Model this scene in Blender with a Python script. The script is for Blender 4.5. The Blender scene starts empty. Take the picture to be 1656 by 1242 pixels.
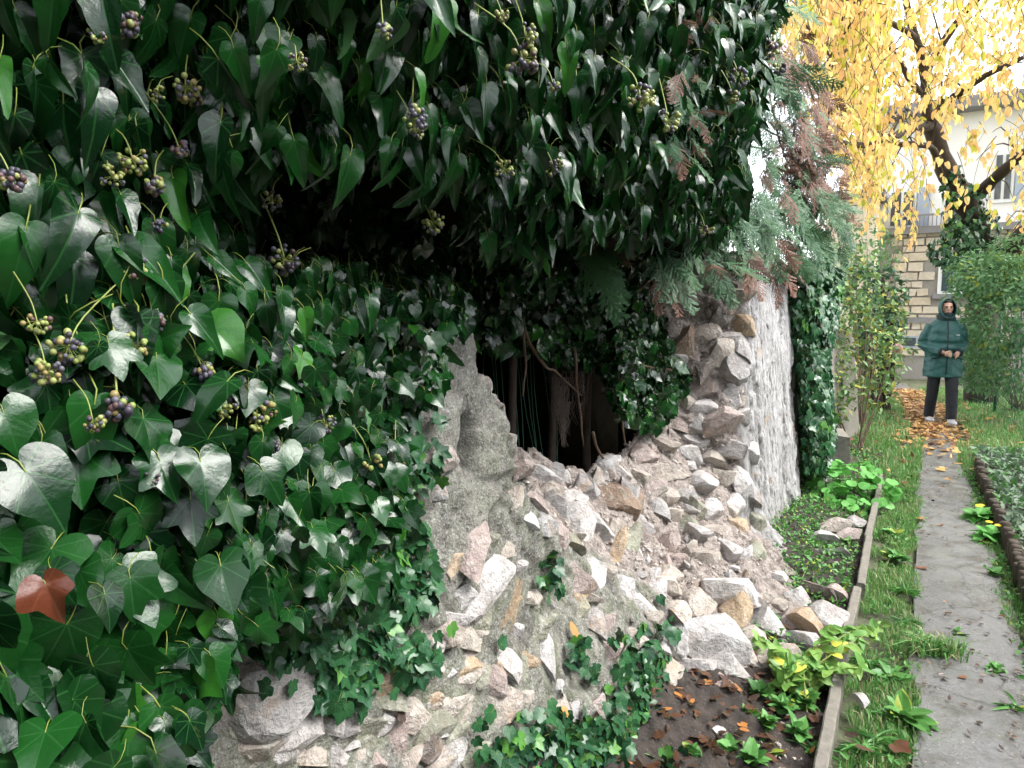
import bpy, bmesh, math, random
import numpy as np
from mathutils import Vector, Matrix
from mathutils.bvhtree import BVHTree
random.seed(7); RNG = np.random.default_rng(11)
S = bpy.context.scene
COL = S.collection
# ------------------------------------------------------------------ camera
F = 1140.0; YAW = math.radians(29.6); PIT = math.radians(5.8); EYE = 1.6
CAM = np.array([0.0, 0.0, EYE])
cd = bpy.data.cameras.new('camera'); cam = bpy.data.objects.new('camera', cd); COL.objects.link(cam)
cd.sensor_width = 36.0; cd.lens = 36.0 * F / 1656.0; cd.clip_start = 0.05; cd.clip_end = 600
cam.location = (0, 0, EYE); cam.rotation_euler = (math.pi / 2 - PIT, 0, YAW)
S.camera = cam
# ------------------------------------------------------------------ sky, sun, exposure
SUN_EL = math.radians(52); SUN_AZ = math.radians(75)      # azimuth measured from +Y towards +X
w = bpy.data.worlds.new('World'); S.world = w; w.use_nodes = True
wt = w.node_tree; wt.nodes.clear()
sky = wt.nodes.new('ShaderNodeTexSky'); sky.sky_type = 'NISHITA'; sky.sun_disc = False
sky.sun_elevation = SUN_EL; sky.sun_rotation = SUN_AZ; sky.dust_density = 1.0; sky.air_density = 1.0
hs = wt.nodes.new('ShaderNodeHueSaturation'); hs.inputs['Saturation'].default_value = 0.22
bg = wt.nodes.new('ShaderNodeBackground'); bg.inputs['Strength'].default_value = 0.15
wo = wt.nodes.new('ShaderNodeOutputWorld')
wt.links.new(sky.outputs[0], hs.inputs['Color']); wt.links.new(hs.outputs[0], bg.inputs[0]); wt.links.new(bg.outputs[0], wo.inputs[0])
sd = bpy.data.lights.new('sun', 'SUN'); sd.energy = 1.25; sd.angle = math.radians(32); sd.color = (1.0, 0.97, 0.93)
sun = bpy.data.objects.new('sun', sd); COL.objects.link(sun)
sun.rotation_euler = Vector((-math.sin(SUN_AZ) * math.cos(SUN_EL), -math.cos(SUN_AZ) * math.cos(SUN_EL), -math.sin(SUN_EL))).to_track_quat('-Z', 'Y').to_euler()
sun.location = (5, 5, 20)
S.view_settings.view_transform = 'Standard'; S.view_settings.look = 'None'
S.view_settings.gamma = 1.0; S.view_settings.use_curve_mapping = False
S.view_settings.exposure = 2.2
S.render.engine = 'CYCLES'
cy = S.cycles
cy.max_bounces = 6; cy.diffuse_bounces = 3; cy.glossy_bounces = 3; cy.transmission_bounces = 3; cy.transparent_max_bounces = 6
cy.use_denoising = True; cy.use_adaptive_sampling = True; cy.adaptive_threshold = 0.03
cy.sample_clamp_indirect = 6.0
# ------------------------------------------------------------------ pixel <-> world helpers (1656 x 1242 pixels of the photograph)
CR = np.array([math.cos(YAW), math.sin(YAW), 0]); CF = np.array([-math.sin(YAW) * math.cos(PIT), math.cos(YAW) * math.cos(PIT), -math.sin(PIT)])
CU = np.cross(CR, CF)
def ray(px, py):
    return CR * ((px - 828) / F) + CF - CU * ((py - 621) / F)
def at(px, py, depth): return CAM + ray(px, py) * depth
def ground(px, py, z=0.0):
    d = ray(px, py); return CAM + d * ((z - EYE) / d[2])
def project(P):
    q = np.asarray(P, float) - CAM
    dz = q @ CF; dz = np.where(np.abs(dz) < 1e-6, 1e-6, dz)
    return 828 + F * (q @ CR) / dz, 621 - F * (q @ CU) / dz, dz
WA = math.atan(0.08); WT = np.array([math.sin(WA), math.cos(WA), 0.0]); WN = np.array([math.cos(WA), -math.sin(WA), 0.0])
W0 = np.array([-1.0, 2.0, 0.0]); BAT = 0.1
ZV = np.array([0, 0, 1.0])
def wpt(u, v, d=0.0):
    u = np.asarray(u, float); v = np.asarray(v, float); d = np.asarray(d, float)
    return W0 + u[..., None] * WT + (d - BAT * v)[..., None] * WN + v[..., None] * ZV
def wpix(px, py, off=0.0):
    d = ray(px, py); s = (off - BAT * EYE - (CAM - W0) @ WN) / (d @ WN + BAT * d[2])
    p = CAM + d * s
    return p
def wuv(px, py, off=0.0):
    p = wpix(px, py, off); return (p - W0) @ WT, p[2]
def inpoly(x, y, poly):
    ins = np.zeros(np.shape(x), bool); n = len(poly)
    for i in range(n):
        x0, y0 = poly[i]; x1, y1 = poly[(i + 1) % n]
        if y0 == y1: continue
        c = ((y0 > y) != (y1 > y)) & (x < (x1 - x0) * (y - y0) / (y1 - y0) + x0)
        ins ^= c
    return ins
# ------------------------------------------------------------------ noise
def _h(ix, iy, iz, seed):
    n = (ix * 73856093) ^ (iy * 19349663) ^ (iz * 83492791) ^ (seed * 2654435)
    n = (n ^ (n >> 13)) * 1274126177 & 0x7fffffff
    n = (n ^ (n >> 16)) * 668265263 & 0x7fffffff
    return (n & 0xffffff) / float(0xffffff)
def vnoise(P, seed=0):
    P = np.asarray(P, float); I = np.floor(P).astype(np.int64); f = P - I; f = f * f * (3 - 2 * f)
    r = 0
    for dx in (0, 1):
        for dy in (0, 1):
            for dz in (0, 1):
                wgt = (f[:, 0] if dx else 1 - f[:, 0]) * (f[:, 1] if dy else 1 - f[:, 1]) * (f[:, 2] if dz else 1 - f[:, 2])
                r = r + wgt * _h(I[:, 0] + dx, I[:, 1] + dy, I[:, 2] + dz, seed)
    return r * 2 - 1
def fbm(P, o=4, seed=0, gain=0.5):
    P = np.asarray(P, float); a = 1; r = 0; t = 0
    for i in range(o):
        r = r + a * vnoise(P * 2.03 ** i + 17.3 * i, seed + i); t += a; a *= gain
    return r / t
def worley(P, seed=0):
    P = np.asarray(P, float); I = np.floor(P).astype(np.int64)
    f1 = np.full(len(P), 9.0); f2 = np.full(len(P), 9.0); cid = np.zeros(len(P))
    for dx in (-1, 0, 1):
        for dy in (-1, 0, 1):
            for dz in (-1, 0, 1):
                c = I + (dx, dy, dz)
                q = np.stack([c[:, k] + _h(c[:, 0], c[:, 1], c[:, 2], seed + 5 + k) for k in range(3)], 1)
                d = np.linalg.norm(q - P, axis=1); h = _h(c[:, 0], c[:, 1], c[:, 2], seed + 9)
                m = d < f1
                f2 = np.where(m, f1, np.minimum(f2, d)); cid = np.where(m, h, cid); f1 = np.where(m, d, f1)
    return f1, f2, cid
# ------------------------------------------------------------------ mesh helpers
def quads(F4): F4 = np.asarray(F4); return np.concatenate([F4[:, [0, 1, 2]], F4[:, [0, 2, 3]]])
def mesh_of(name, V, T, mats, uv=None, mi=None, smooth=True, attrs=None):
    V = np.asarray(V, np.float32); T = np.asarray(T, np.int32)
    me = bpy.data.meshes.new(name)
    me.vertices.add(len(V)); me.vertices.foreach_set('co', V.ravel())
    me.loops.add(len(T) * 3); me.loops.foreach_set('vertex_index', T.ravel())
    me.polygons.add(len(T)); me.polygons.foreach_set('loop_start', np.arange(0, len(T) * 3, 3, dtype=np.int32))
    me.polygons.foreach_set('use_smooth', np.full(len(T), bool(smooth)))
    if mi is not None: me.polygons.foreach_set('material_index', np.asarray(mi, np.int32))
    if uv is not None:
        l = me.uv_layers.new(name='UVMap'); l.data.foreach_set('uv', np.asarray(uv, np.float32)[T.ravel()].ravel())
    for k, a in (attrs or {}).items():
        t = me.attributes.new(k, 'FLOAT', 'POINT'); t.data.foreach_set('value', np.asarray(a, np.float32))
    me.update(calc_edges=True)
    for m in mats: me.materials.append(m)
    return me
class Acc:
    def __init__(s): s.V = []; s.T = []; s.U = []; s.M = []; s.R = []; s.n = 0
    def add(s, V, T, uv=None, mi=0, rnd=0.0):
        V = np.asarray(V, float); T = np.asarray(T, int)
        s.V.append(V); s.T.append(T + s.n); s.n += len(V)
        s.U.append(np.zeros((len(V), 2)) if uv is None else np.asarray(uv, float))
        s.M.append(np.full(len(T), mi) if np.isscalar(mi) else np.asarray(mi)); s.R.append(np.full(len(V), rnd) if np.isscalar(rnd) else np.asarray(rnd))
    def build(s, name, mats, parent=None, smooth=True, kind=None):
        if not s.V: return None
        o = np.zeros(3) if parent is None else np.array(parent.location)
        me = mesh_of(name, np.concatenate(s.V) - o, np.concatenate(s.T), mats, np.concatenate(s.U), np.concatenate(s.M), smooth, {'rnd': np.concatenate(s.R)})
        return obj(name, me, parent, kind)
def obj(name, me, parent=None, kind=None):
    o = bpy.data.objects.new(name, me); COL.objects.link(o)
    if parent is not None: o.parent = parent
    if kind: o['kind'] = kind
    return o
def tag(o, label, cat, group=None):
    o['label'] = label; o['category'] = cat
    if group: o['group'] = group
    return o
def thing(name, label, cat, loc=(0, 0, 0), group=None):
    o = bpy.data.objects.new(name, None); COL.objects.link(o); o.location = [float(c) for c in loc]; o.empty_display_size = 0.1
    return tag(o, label, cat, group)
def nrm(a): a = np.asarray(a, float); return a / (np.linalg.norm(a, axis=-1, keepdims=True) + 1e-9)
def tube(P, r, n=6, cap=True):
    P = np.asarray(P, float); r = np.broadcast_to(np.asarray(r, float), (len(P),))
    t = nrm(np.gradient(P, axis=0)); up = np.array([0.31, 0.17, 0.93]); 
    a = nrm(np.cross(t, up)); b = np.cross(t, a)
    an = np.linspace(0, 2 * np.pi, n, endpoint=False)
    V = (P[:, None] + r[:, None, None] * (a[:, None] * np.cos(an)[None, :, None] + b[:, None] * np.sin(an)[None, :, None])).reshape(-1, 3)
    q = [[i * n + j, i * n + (j + 1) % n, (i + 1) * n + (j + 1) % n, (i + 1) * n + j] for i in range(len(P) - 1) for j in range(n)]
    T = list(quads(q))
    if cap:
        k = len(V); V = np.concatenate([V, P[:1], P[-1:]]); m = (len(P) - 1) * n
        T += [[k, (j + 1) % n, j] for j in range(n)] + [[k + 1, m + j, m + (j + 1) % n] for j in range(n)]
    return V, np.array(T)
def box(c, s, R=None):
    q = np.array([[x, y, z] for x in (-.5, .5) for y in (-.5, .5) for z in (-.5, .5)]) * np.asarray(s, float)
    if R is not None: q = q @ np.asarray(R).T
    f = quads([[0, 1, 3, 2], [4, 6, 7, 5], [0, 4, 5, 1], [2, 3, 7, 6], [0, 2, 6, 4], [1, 5, 7, 3]])
    return q + np.asarray(c, float), f
def curve(P, n=10):
    P = np.asarray(P, float); t = np.linspace(0, len(P) - 1, n); out = []
    for x in t:
        i = min(int(x), len(P) - 2); f = x - i
        p0 = P[max(i - 1, 0)]; p1 = P[i]; p2 = P[i + 1]; p3 = P[min(i + 2, len(P) - 1)]
        out.append(0.5 * ((2 * p1) + (-p0 + p2) * f + (2 * p0 - 5 * p1 + 4 * p2 - p3) * f * f + (-p0 + 3 * p1 - 3 * p2 + p3) * f ** 3))
    return np.array(out)
def frames(y, z):
    y = nrm(y); z = nrm(z - (z * y).sum(-1, keepdims=True) * y); x = np.cross(y, z)
    return np.stack([x, y, z], -1)
def remesh(V, T, voxel, smooth=0):
    me = mesh_of('tmp', V, T, []); o = bpy.data.objects.new('tmp', me); COL.objects.link(o)
    m = o.modifiers.new('r', 'REMESH'); m.mode = 'VOXEL'; m.voxel_size = voxel
    if smooth:
        k = o.modifiers.new('s', 'SMOOTH'); k.iterations = smooth; k.factor = 0.5
    dg = bpy.context.evaluated_depsgraph_get(); ev = o.evaluated_get(dg); e = ev.to_mesh()
    n = len(e.vertices); co = np.empty(n * 3, np.float32); e.vertices.foreach_get('co', co)
    no = np.empty(n * 3, np.float32); e.vertices.foreach_get('normal', no)
    e.calc_loop_triangles(); tr = np.empty(len(e.loop_triangles) * 3, np.int32); e.loop_triangles.foreach_get('vertices', tr)
    ev.to_mesh_clear(); bpy.data.objects.remove(o); bpy.data.meshes.remove(me)
    return co.reshape(-1, 3).astype(float), tr.reshape(-1, 3), no.reshape(-1, 3).astype(float)
# ------------------------------------------------------------------ shader helpers
class NT:
    def __init__(s, name, rough=0.8, spec=0.5):
        s.m = bpy.data.materials.new(name); s.m.use_nodes = True; s.t = s.m.node_tree; s.t.nodes.clear()
        s.out = s.new('ShaderNodeOutputMaterial'); s.b = s.new('ShaderNodeBsdfPrincipled')
        s.t.links.new(s.b.outputs[0], s.out.inputs[0]); s.b.inputs['Roughness'].default_value = rough
        s.b.inputs['Specular IOR Level'].default_value = spec
    def new(s, t): return s.t.nodes.new(t)
    def put(s, sock, v):
        if hasattr(v, 'links') or isinstance(v, bpy.types.NodeSocket): s.t.links.new(v, sock)
        elif isinstance(v, (tuple, list)) and len(v) == 3 and sock.type == 'RGBA': sock.default_value = (*v, 1)
        else: sock.default_value = v
    def set(s, k, v): s.put(s.b.inputs[k], v); return s
    def geo(s, k='Position'): return s.new('ShaderNodeNewGeometry').outputs[k]
    def info(s, k): return s.new('ShaderNodeObjectInfo').outputs[k]
    def coord(s, k='Object'): return s.new('ShaderNodeTexCoord').outputs[k]
    def attr(s, k, o='Fac'):
        n = s.new('ShaderNodeAttribute'); n.attribute_name = k; return n.outputs[o]
    def scale(s, v, sc):
        n = s.new('ShaderNodeMapping'); s.put(n.inputs[0], v); n.inputs['Scale'].default_value = sc; return n.outputs[0]
    def noise(s, sc, det=4, vec=None, rough=0.55, dist=0.0, o='Fac'):
        n = s.new('ShaderNodeTexNoise'); n.inputs['Scale'].default_value = sc; n.inputs['Detail'].default_value = det
        n.inputs['Roughness'].default_value = rough; n.inputs['Distortion'].default_value = dist
        s.put(n.inputs['Vector'], s.geo() if vec is None else vec); return n.outputs[o]
    def voro(s, sc, vec=None, feat='F1', o='Distance', rnd=1.0):
        n = s.new('ShaderNodeTexVoronoi'); n.feature = feat; n.inputs['Scale'].default_value = sc; n.inputs['Randomness'].default_value = rnd
        s.put(n.inputs['Vector'], s.geo() if vec is None else vec); return n.outputs[o]
    def ramp(s, f, *st):
        n = s.new('ShaderNodeValToRGB'); s.put(n.inputs[0], f); e = n.color_ramp.elements
        while len(e) < len(st): e.new(0.5)
        for i, (p, c) in enumerate(st):
            e[i].position = p; e[i].color = (*c, 1) if isinstance(c, (tuple, list)) else (c, c, c, 1)
        return n.outputs[0]
    def map(s, f, a, b, c=0.0, d=1.0):
        n = s.new('ShaderNodeMapRange'); s.put(n.inputs[0], f)
        for i, x in enumerate((a, b, c, d)): n.inputs[i + 1].default_value = x
        return n.outputs[0]
    def mix(s, f, a, b, mode='MIX'):
        n = s.new('ShaderNodeMix'); n.data_type = 'RGBA'; n.blend_type = mode
        s.put(n.inputs[0], f); s.put(n.inputs[6], a); s.put(n.inputs[7], b); return n.outputs[2]
    def math(s, op, a, b=0.0, c=None):
        n = s.new('ShaderNodeMath'); n.operation = op; s.put(n.inputs[0], a); s.put(n.inputs[1], b)
        if c is not None: s.put(n.inputs[2], c)
        return n.outputs[0]
    def sep(s, v):
        n = s.new('ShaderNodeSeparateXYZ'); s.put(n.inputs[0], v); return n.outputs
    def bump(s, h, st=0.5, dist=0.01, nrmal=None):
        n = s.new('ShaderNodeBump'); s.put(n.inputs['Height'], h); n.inputs['Strength'].default_value = st; n.inputs['Distance'].default_value = dist
        if nrmal is not None: s.put(n.inputs['Normal'], nrmal)
        s.put(s.b.inputs['Normal'], n.outputs[0]); return n.outputs[0]
def m_plain(name, c, rough=0.7, var=0.15, sc=20.0, bump=0.0, spec=0.5, metal=0.0):
    n = NT(name, rough, spec); f = n.noise(sc, 5)
    n.set('Base Color', n.mix(f, tuple(x * (1 - var) for x in c), tuple(min(1, x * (1 + var)) for x in c)))
    n.set('Metallic', metal)
    if bump: n.bump(f, bump, 0.01)
    return n.m
def m_leaf(name, ca, cb, vein=None, rough=(0.16, 0.36), coat=0.25, trans=0.0, back=None, stalk=(0.16, 0.2, 0.04), tip=None, spec=.4):
    n = NT(name, .5, spec)
    r = n.math('FRACT', n.math('ADD', n.attr('rnd'), n.info('Random')))
    col = n.mix(r, ca, cb)
    if tip is not None: col = n.mix(n.math('GREATER_THAN', r, 1 - tip[1]), col, tip[0])
    blot = n.noise(26, 3)
    col = n.mix(n.map(n.noise(33, 4, None, .7), .66, .72, 0, .55), col, n.mix(.5, col, (.09, .06, .02)))
    col = n.mix(n.map(blot, 0.35, 0.7, 0.0, 0.45), col, n.mix(1.0, col, (0.62, 0.75, 0.6), 'MULTIPLY'))
    uv = n.new('ShaderNodeUVMap').outputs[0]; x, y, _ = n.sep(uv)
    if vein is not None:
        ax = n.math('ABSOLUTE', x); th = n.math('ARCTAN2', ax, y)
        rr = n.math('SQRT', n.math('ADD', n.math('MULTIPLY', x, x), n.math('MULTIPLY', y, y)))
        d = n.math('ABSOLUTE', th)
        for a0 in (0.72, 1.45, 2.2): d = n.math('MINIMUM', d, n.math('ABSOLUTE', n.math('SUBTRACT', th, a0)))
        d = n.math('MULTIPLY', d, rr)
        # side veins leaving the midrib
        sv = n.math('ABSOLUTE', n.math('SUBTRACT', n.math('FRACT', n.math('MULTIPLY', n.math('SUBTRACT', y, n.math('MULTIPLY', ax, 0.75)), 6.5)), 0.5))
        d = n.math('MINIMUM', d, n.math('ADD', n.math('MULTIPLY', sv, 0.13), 0.0165))
        vm = n.map(d, 0.003, 0.020, 0.65, 0.0)
        col = n.mix(vm, col, vein)
        n.bump(n.math('ADD', n.math('MULTIPLY', n.map(d, 0.0, 0.12, 0, 1), 0.16), n.math('MULTIPLY', n.noise(75, 5, None, .7), 1.2)), 0.2, 0.004)
    if back is not None: col = n.mix(n.geo('Backfacing'), col, back)
    col = n.mix(n.math('LESS_THAN', y, -5.0), col, stalk)
    n.set('Base Color', col)
    n.set('Roughness', n.map(n.noise(14, 2), 0.35, 0.65, *rough))
    n.set('Coat Weight', coat); n.set('Coat Roughness', 0.1)
    if trans:
        t = n.new('ShaderNodeBsdfTranslucent'); n.put(t.inputs[0], col); mx = n.new('ShaderNodeMixShader'); mx.inputs[0].default_value = trans
        n.t.links.new(n.b.outputs[0], mx.inputs[1]); n.t.links.new(t.outputs[0], mx.inputs[2]); n.t.links.new(mx.outputs[0], n.out.inputs[0])
    return n.m
M = {}
M['ivy'] = m_leaf('ivy_leaf', (0.0026, 0.015, 0.005), (0.0085, 0.056, 0.009), (0.02, 0.078, 0.02), (0.09, 0.27), 0.0, 0, (0.03, 0.08, 0.026), tip=((0.028, 0.125, 0.014), 0.05), spec=.36)
M['ivy_small'] = m_leaf('young_ivy_leaf', (0.010, 0.05, 0.022), (0.032, 0.12, 0.04), (0.08, 0.18, 0.08), (0.2, 0.42), 0.05, 0, (0.05, 0.11, 0.05), tip=((0.075, 0.21, 0.035), 0.08), spec=.3)
M['autumn'] = m_leaf('autumn_leaf', (0.98, 0.82, 0.30), (0.97, 0.57, 0.30), None, (0.45, 0.6), 0.0, 0.6, tip=((0.62, 0.62, 0.10), 0.13), stalk=(0.3, 0.12, 0.04))
M['shrub'] = m_leaf('shrub_leaf', (0.12, 0.26, 0.11), (0.22, 0.40, 0.19), None, (0.4, 0.55), 0.05, 0.35, tip=((0.35, 0.42, 0.08), 0.07))
M['rose_leaf'] = m_leaf('rose_leaf', (0.10, 0.22, 0.08), (0.26, 0.37, 0.11), None, (0.4, 0.55), 0.05, 0.2, tip=((0.42, 0.40, 0.07), 0.15))
M['dark_shrub'] = m_leaf('dark_shrub_leaf', (0.06, 0.14, 0.075), (0.12, 0.23, 0.13), None, (0.3, 0.5), 0.1, 0.1)
M['nasturtium'] = m_leaf('nasturtium_leaf', (0.10, 0.36, 0.06), (0.18, 0.50, 0.11), (0.3, 0.6, 0.2), (0.5, 0.65), 0.0, 0.25)
M['weed'] = m_leaf('weed_leaf', (0.07, 0.22, 0.05), (0.13, 0.33, 0.07), (0.2, 0.4, 0.12), (0.4, 0.55), 0.0, 0.2, tip=((0.35, 0.42, 0.06), 0.06))
M['spurge'] = m_leaf('yellowing_leaf', (0.12, 0.30, 0.06), (0.26, 0.42, 0.09), (0.35, 0.5, 0.18), (0.4, 0.55), 0.0, 0.25, tip=((0.58, 0.55, 0.07), 0.1))
M['silver'] = m_leaf('silver_leaf', (0.16, 0.25, 0.16), (0.30, 0.38, 0.27), None, (0.5, 0.7), 0.0, 0.15, tip=((0.12, 0.3, 0.08), 0.25))
M['grass'] = m_leaf('grass_blade', (0.11, 0.29, 0.07), (0.22, 0.42, 0.13), None, (0.4, 0.6), 0.0, 0.3, tip=((0.44, 0.42, 0.22), 0.22))
M['thuja'] = m_leaf('cypress_green', (0.035, 0.10, 0.045), (0.075, 0.17, 0.07), None, (0.5, 0.7), 0.0, 0.1)
M['thuja_dead'] = m_leaf('cypress_dead', (0.11, 0.055, 0.042), (0.24, 0.12, 0.085), None, (0.6, 0.8), 0.0, 0.1)
M['litter'] = m_leaf('fallen_leaf', (0.50, 0.25, 0.09), (0.80, 0.52, 0.20), None, (0.35, 0.5), 0.1, 0.1, tip=((0.26, 0.10, 0.05), 0.3))
M['litter_dark'] = m_leaf('rotting_leaf', (0.035, 0.02, 0.014), (0.13, 0.055, 0.028), None, (0.35, 0.5), 0.1, 0.0, tip=((0.42, 0.17, 0.05), 0.1))
M['bark'] = m_plain('bark', (0.05, 0.035, 0.026), 0.85, 0.5, 30, 0.6)
M['stem'] = m_plain('green_stem', (0.20, 0.24, 0.05), 0.5, 0.25, 20)
M['twig'] = m_plain('brown_twig', (0.11, 0.07, 0.045), 0.8, 0.4, 30)
M['shade_core'] = m_plain('shade_dark_twig_mass', (0.012, 0.011, 0.008), 1.0, 0.6, 18, 0.8, 0.0)  # twig cores, the shade between leaves is put into this near-black colour
def m_berry():
    n = NT('ivy_berry', 0.35)
    r = n.math('FRACT', n.math('ADD', n.attr('rnd'), n.info('Random')))
    c = n.ramp(r, (0.0, (0.20, 0.24, 0.06)), (0.3, (0.22, 0.22, 0.07)), (0.45, (0.08, 0.04, 0.04)), (0.6, (0.035, 0.03, 0.042)), (1.0, (0.08, 0.075, 0.10)))
    n.set('Base Color', c); return n.m
M['berry'] = m_berry()
def m_stone():
    n = NT('limestone', 0.75, 0.4)
    base = n.info('Color'); r = n.info('Random')
    pos = n.geo(); f1 = n.noise(9, 6, pos, 0.65); f2 = n.noise(38, 5, pos, 0.7)
    col = n.mix(n.map(f1, 0.35, 0.68), n.mix(1.0, base, (0.62, 0.57, 0.55), 'MULTIPLY'), base)
    col = n.mix(n.map(f2, 0.52, 0.72, 0, 0.7), col, n.mix(0.65, base, (0.72, 0.69, 0.66)))
    # ochre iron stain and lichen
    col = n.mix(n.map(n.noise(5.5, 4, pos, 0.6, 0.6), 0.60, 0.74, 0, 0.55), col, (0.42, 0.24, 0.11))
    col = n.mix(n.map(n.noise(13, 6, pos, 0.8), 0.54, 0.64, 0, 0.65), col, (0.20, 0.205, 0.165))
    col = n.mix(n.map(n.noise(30, 6, pos, 0.85), 0.57, 0.64, 0, 0.7), col, (0.13, 0.12, 0.105))
    col = n.mix(n.map(n.noise(70, 4, pos, 0.8), 0.62, 0.74, 0, 0.7), col, (0.09, 0.08, 0.075))
    n.set('Base Color', col); n.set('Roughness', n.map(f1, 0.3, 0.7, 0.5, 0.85))
    n.bump(n.math('ADD', n.math('MULTIPLY', f1, 0.7), n.math('MULTIPLY', f2, 0.55)), 0.95, 0.035)
    return n.m
M['stone'] = m_stone()
def m_wall():
    n = NT('lime_mortar', 0.9, 0.3); pos = n.geo(); zone = n.attr('zone'); moss = n.attr('moss'); crack = n.attr('crack')
    f1 = n.noise(7, 6, pos, 0.65); f2 = n.noise(34, 6, pos, 0.72); f3 = n.noise(120, 4, pos, 0.7)
    pl = n.mix(n.map(f1, 0.35, 0.65), (0.15, 0.142, 0.124), (0.36, 0.338, 0.305))
    pl = n.mix(n.map(f2, 0.55, 0.75, 0, 0.8), pl, (0.50, 0.49, 0.46))
    pl = n.mix(n.map(n.noise(18, 6, pos, 0.8), 0.48, 0.6, 0, 0.6), pl, (0.33, 0.35, 0.28))
    pl = n.mix(n.map(n.noise(55, 5, pos, 0.8), 0.56, 0.64, 0, 0.85), pl, (0.09, 0.083, 0.075))
    mo = n.mix(n.map(f2, 0.35, 0.65), (0.06, 0.078, 0.03), (0.20, 0.22, 0.135))
    mm = n.math('MULTIPLY', moss, n.map(n.noise(7, 6, pos, 0.85, 0.4), 0.44, 0.62))
    pl = n.mix(n.map(n.noise(85, 6, pos, 0.85), 0.52, 0.60, 0, 0.75), pl, (0.58, 0.57, 0.53))
    pl = n.mix(n.map(n.noise(48, 6, pos, 0.85, 0.5), 0.55, 0.62, 0, 0.9), pl, (0.075, 0.07, 0.06))
    pl = n.mix(n.math('MULTIPLY', mm, 0.75), pl, mo)
    rb = n.mix(n.map(f2, 0.35, 0.65), (0.20, 0.16, 0.138), (0.48, 0.425, 0.385))
    rb = n.mix(n.map(f1, 0.5, 0.7, 0, 0.6), rb, (0.11, 0.072, 0.052))
    rb = n.mix(n.map(f3, 0.55, 0.7, 0, 0.8), rb, (0.66, 0.62, 0.58))
    vs = n.scale(pos, (3, 3, 1.1)); g1 = n.noise(3.0, 6, vs, 0.7); g2 = n.noise(9, 6, vs, 0.8)
    wh = n.mix(n.map(g1, 0.35, 0.62), (0.42, 0.405, 0.405), (0.70, 0.685, 0.68))
    wh = n.mix(n.map(g2, 0.50, 0.60, 0, 0.85), wh, (0.17, 0.16, 0.155))
    wh = n.mix(n.map(n.noise(5, 3, pos, 0.6), 0.64, 0.72, 0, 0.6), wh, (0.55, 0.36, 0.18))
    wh = n.mix(n.math('MULTIPLY', mm, 0.6), wh, mo)
    col = n.mix(n.map(zone, 0.3, 0.7), pl, rb); col = n.mix(n.map(zone, 1.3, 1.7), col, wh)
    col = n.mix(n.math('MULTIPLY', crack, 0.8), col, (0.05, 0.045, 0.04))
    n.set('Base Color', col)
    hh = n.math('ADD', n.math('MULTIPLY', f1, 0.5), n.math('ADD', n.math('MULTIPLY', f2, 0.5), n.math('MULTIPLY', f3, 0.3)))
    hh = n.math('ADD', hh, n.math('MULTIPLY', n.map(zone, 1.3, 1.7), n.math('MULTIPLY', g2, 0.8)))
    n.bump(hh, 1.0, 0.035); return n.m
M['wall'] = m_wall()
def m_soil(name, a, b, chips=0.0):
    n = NT(name, 0.85); pos = n.geo(); f = n.noise(20, 6, pos, 0.7); g = n.noise(3, 4, pos)
    c = n.mix(n.map(f, 0.3, 0.7), a, b); c = n.mix(n.map(g, 0.4, 0.65, 0, 0.5), c, tuple(x * 0.6 for x in a))
    if chips: c = n.mix(n.map(n.voro(55, pos), 0.12, 0.2, chips, 0.0), c, (0.55, 0.5, 0.45))
    n.set('Base Color', c); n.bump(f, 0.8, 0.03); return n.m
M['soil'] = m_soil('soil', (0.02, 0.015, 0.012), (0.075, 0.057, 0.046), 0.12)
M['lawn'] = m_soil('lawn_soil', (0.06, 0.075, 0.04), (0.16, 0.17, 0.09))
def m_path():
    n = NT('wet_tarmac', 0.5, 0.5); pos = n.geo(); f = n.noise(60, 6, pos, 0.75); g = n.noise(2.6, 5, pos, 0.6)
    c = n.mix(n.map(f, 0.3, 0.7), (0.12, 0.118, 0.118), (0.26, 0.255, 0.255))
    c = n.mix(n.map(g, 0.45, 0.7, 0, 0.55), c, (0.19, 0.205, 0.17))
    c = n.mix(n.map(n.voro(70, pos), 0.10, 0.17, 0.75, 0.0), c, (0.50, 0.48, 0.44))
    c = n.mix(n.map(n.noise(6, 6, pos, 0.75), 0.48, 0.64, 0, 0.8), c, (0.085, 0.075, 0.06)); c = n.mix(n.map(n.noise(1.7, 5, pos, 0.7, .5), 0.52, 0.62, 0, 0.6), c, (0.15, 0.15, 0.145)); c = n.mix(n.map(n.noise(9, 6, pos, 0.8), 0.58, 0.66, 0, 0.5), c, (0.16, 0.19, 0.10))
    wv = n.mix(.12, pos, n.noise(5, 4, pos, o='Color')); c = n.mix(n.map(n.voro(2.1, wv, 'DISTANCE_TO_EDGE'), .0, .012, .75, 0), c, (.05, .05, .045)); c = n.mix(n.map(n.noise(.9, 4, pos, .7), .45, .6, 0, .45), c, n.mix(1.0, c, (.62, .62, .6), 'MULTIPLY'))
    n.set('Base Color', c); n.set('Roughness', n.map(g, 0.35, 0.65, 0.22, 0.5)); n.bump(f, 0.5, 0.008); return n.m
M['path'] = m_path()
M['concrete'] = m_plain('weathered_concrete', (0.19, 0.175, 0.145), 0.85, 0.5, 25, 0.7)
M['wood'] = m_plain('grey_wood', (0.075, 0.058, 0.042), 0.85, 0.5, 22, 0.6)
M['green_metal'] = m_plain('green_metal', (0.015, 0.10, 0.055), 0.4, 0.15, 12)
def setkind(o, k): o['kind'] = k; return o
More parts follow.
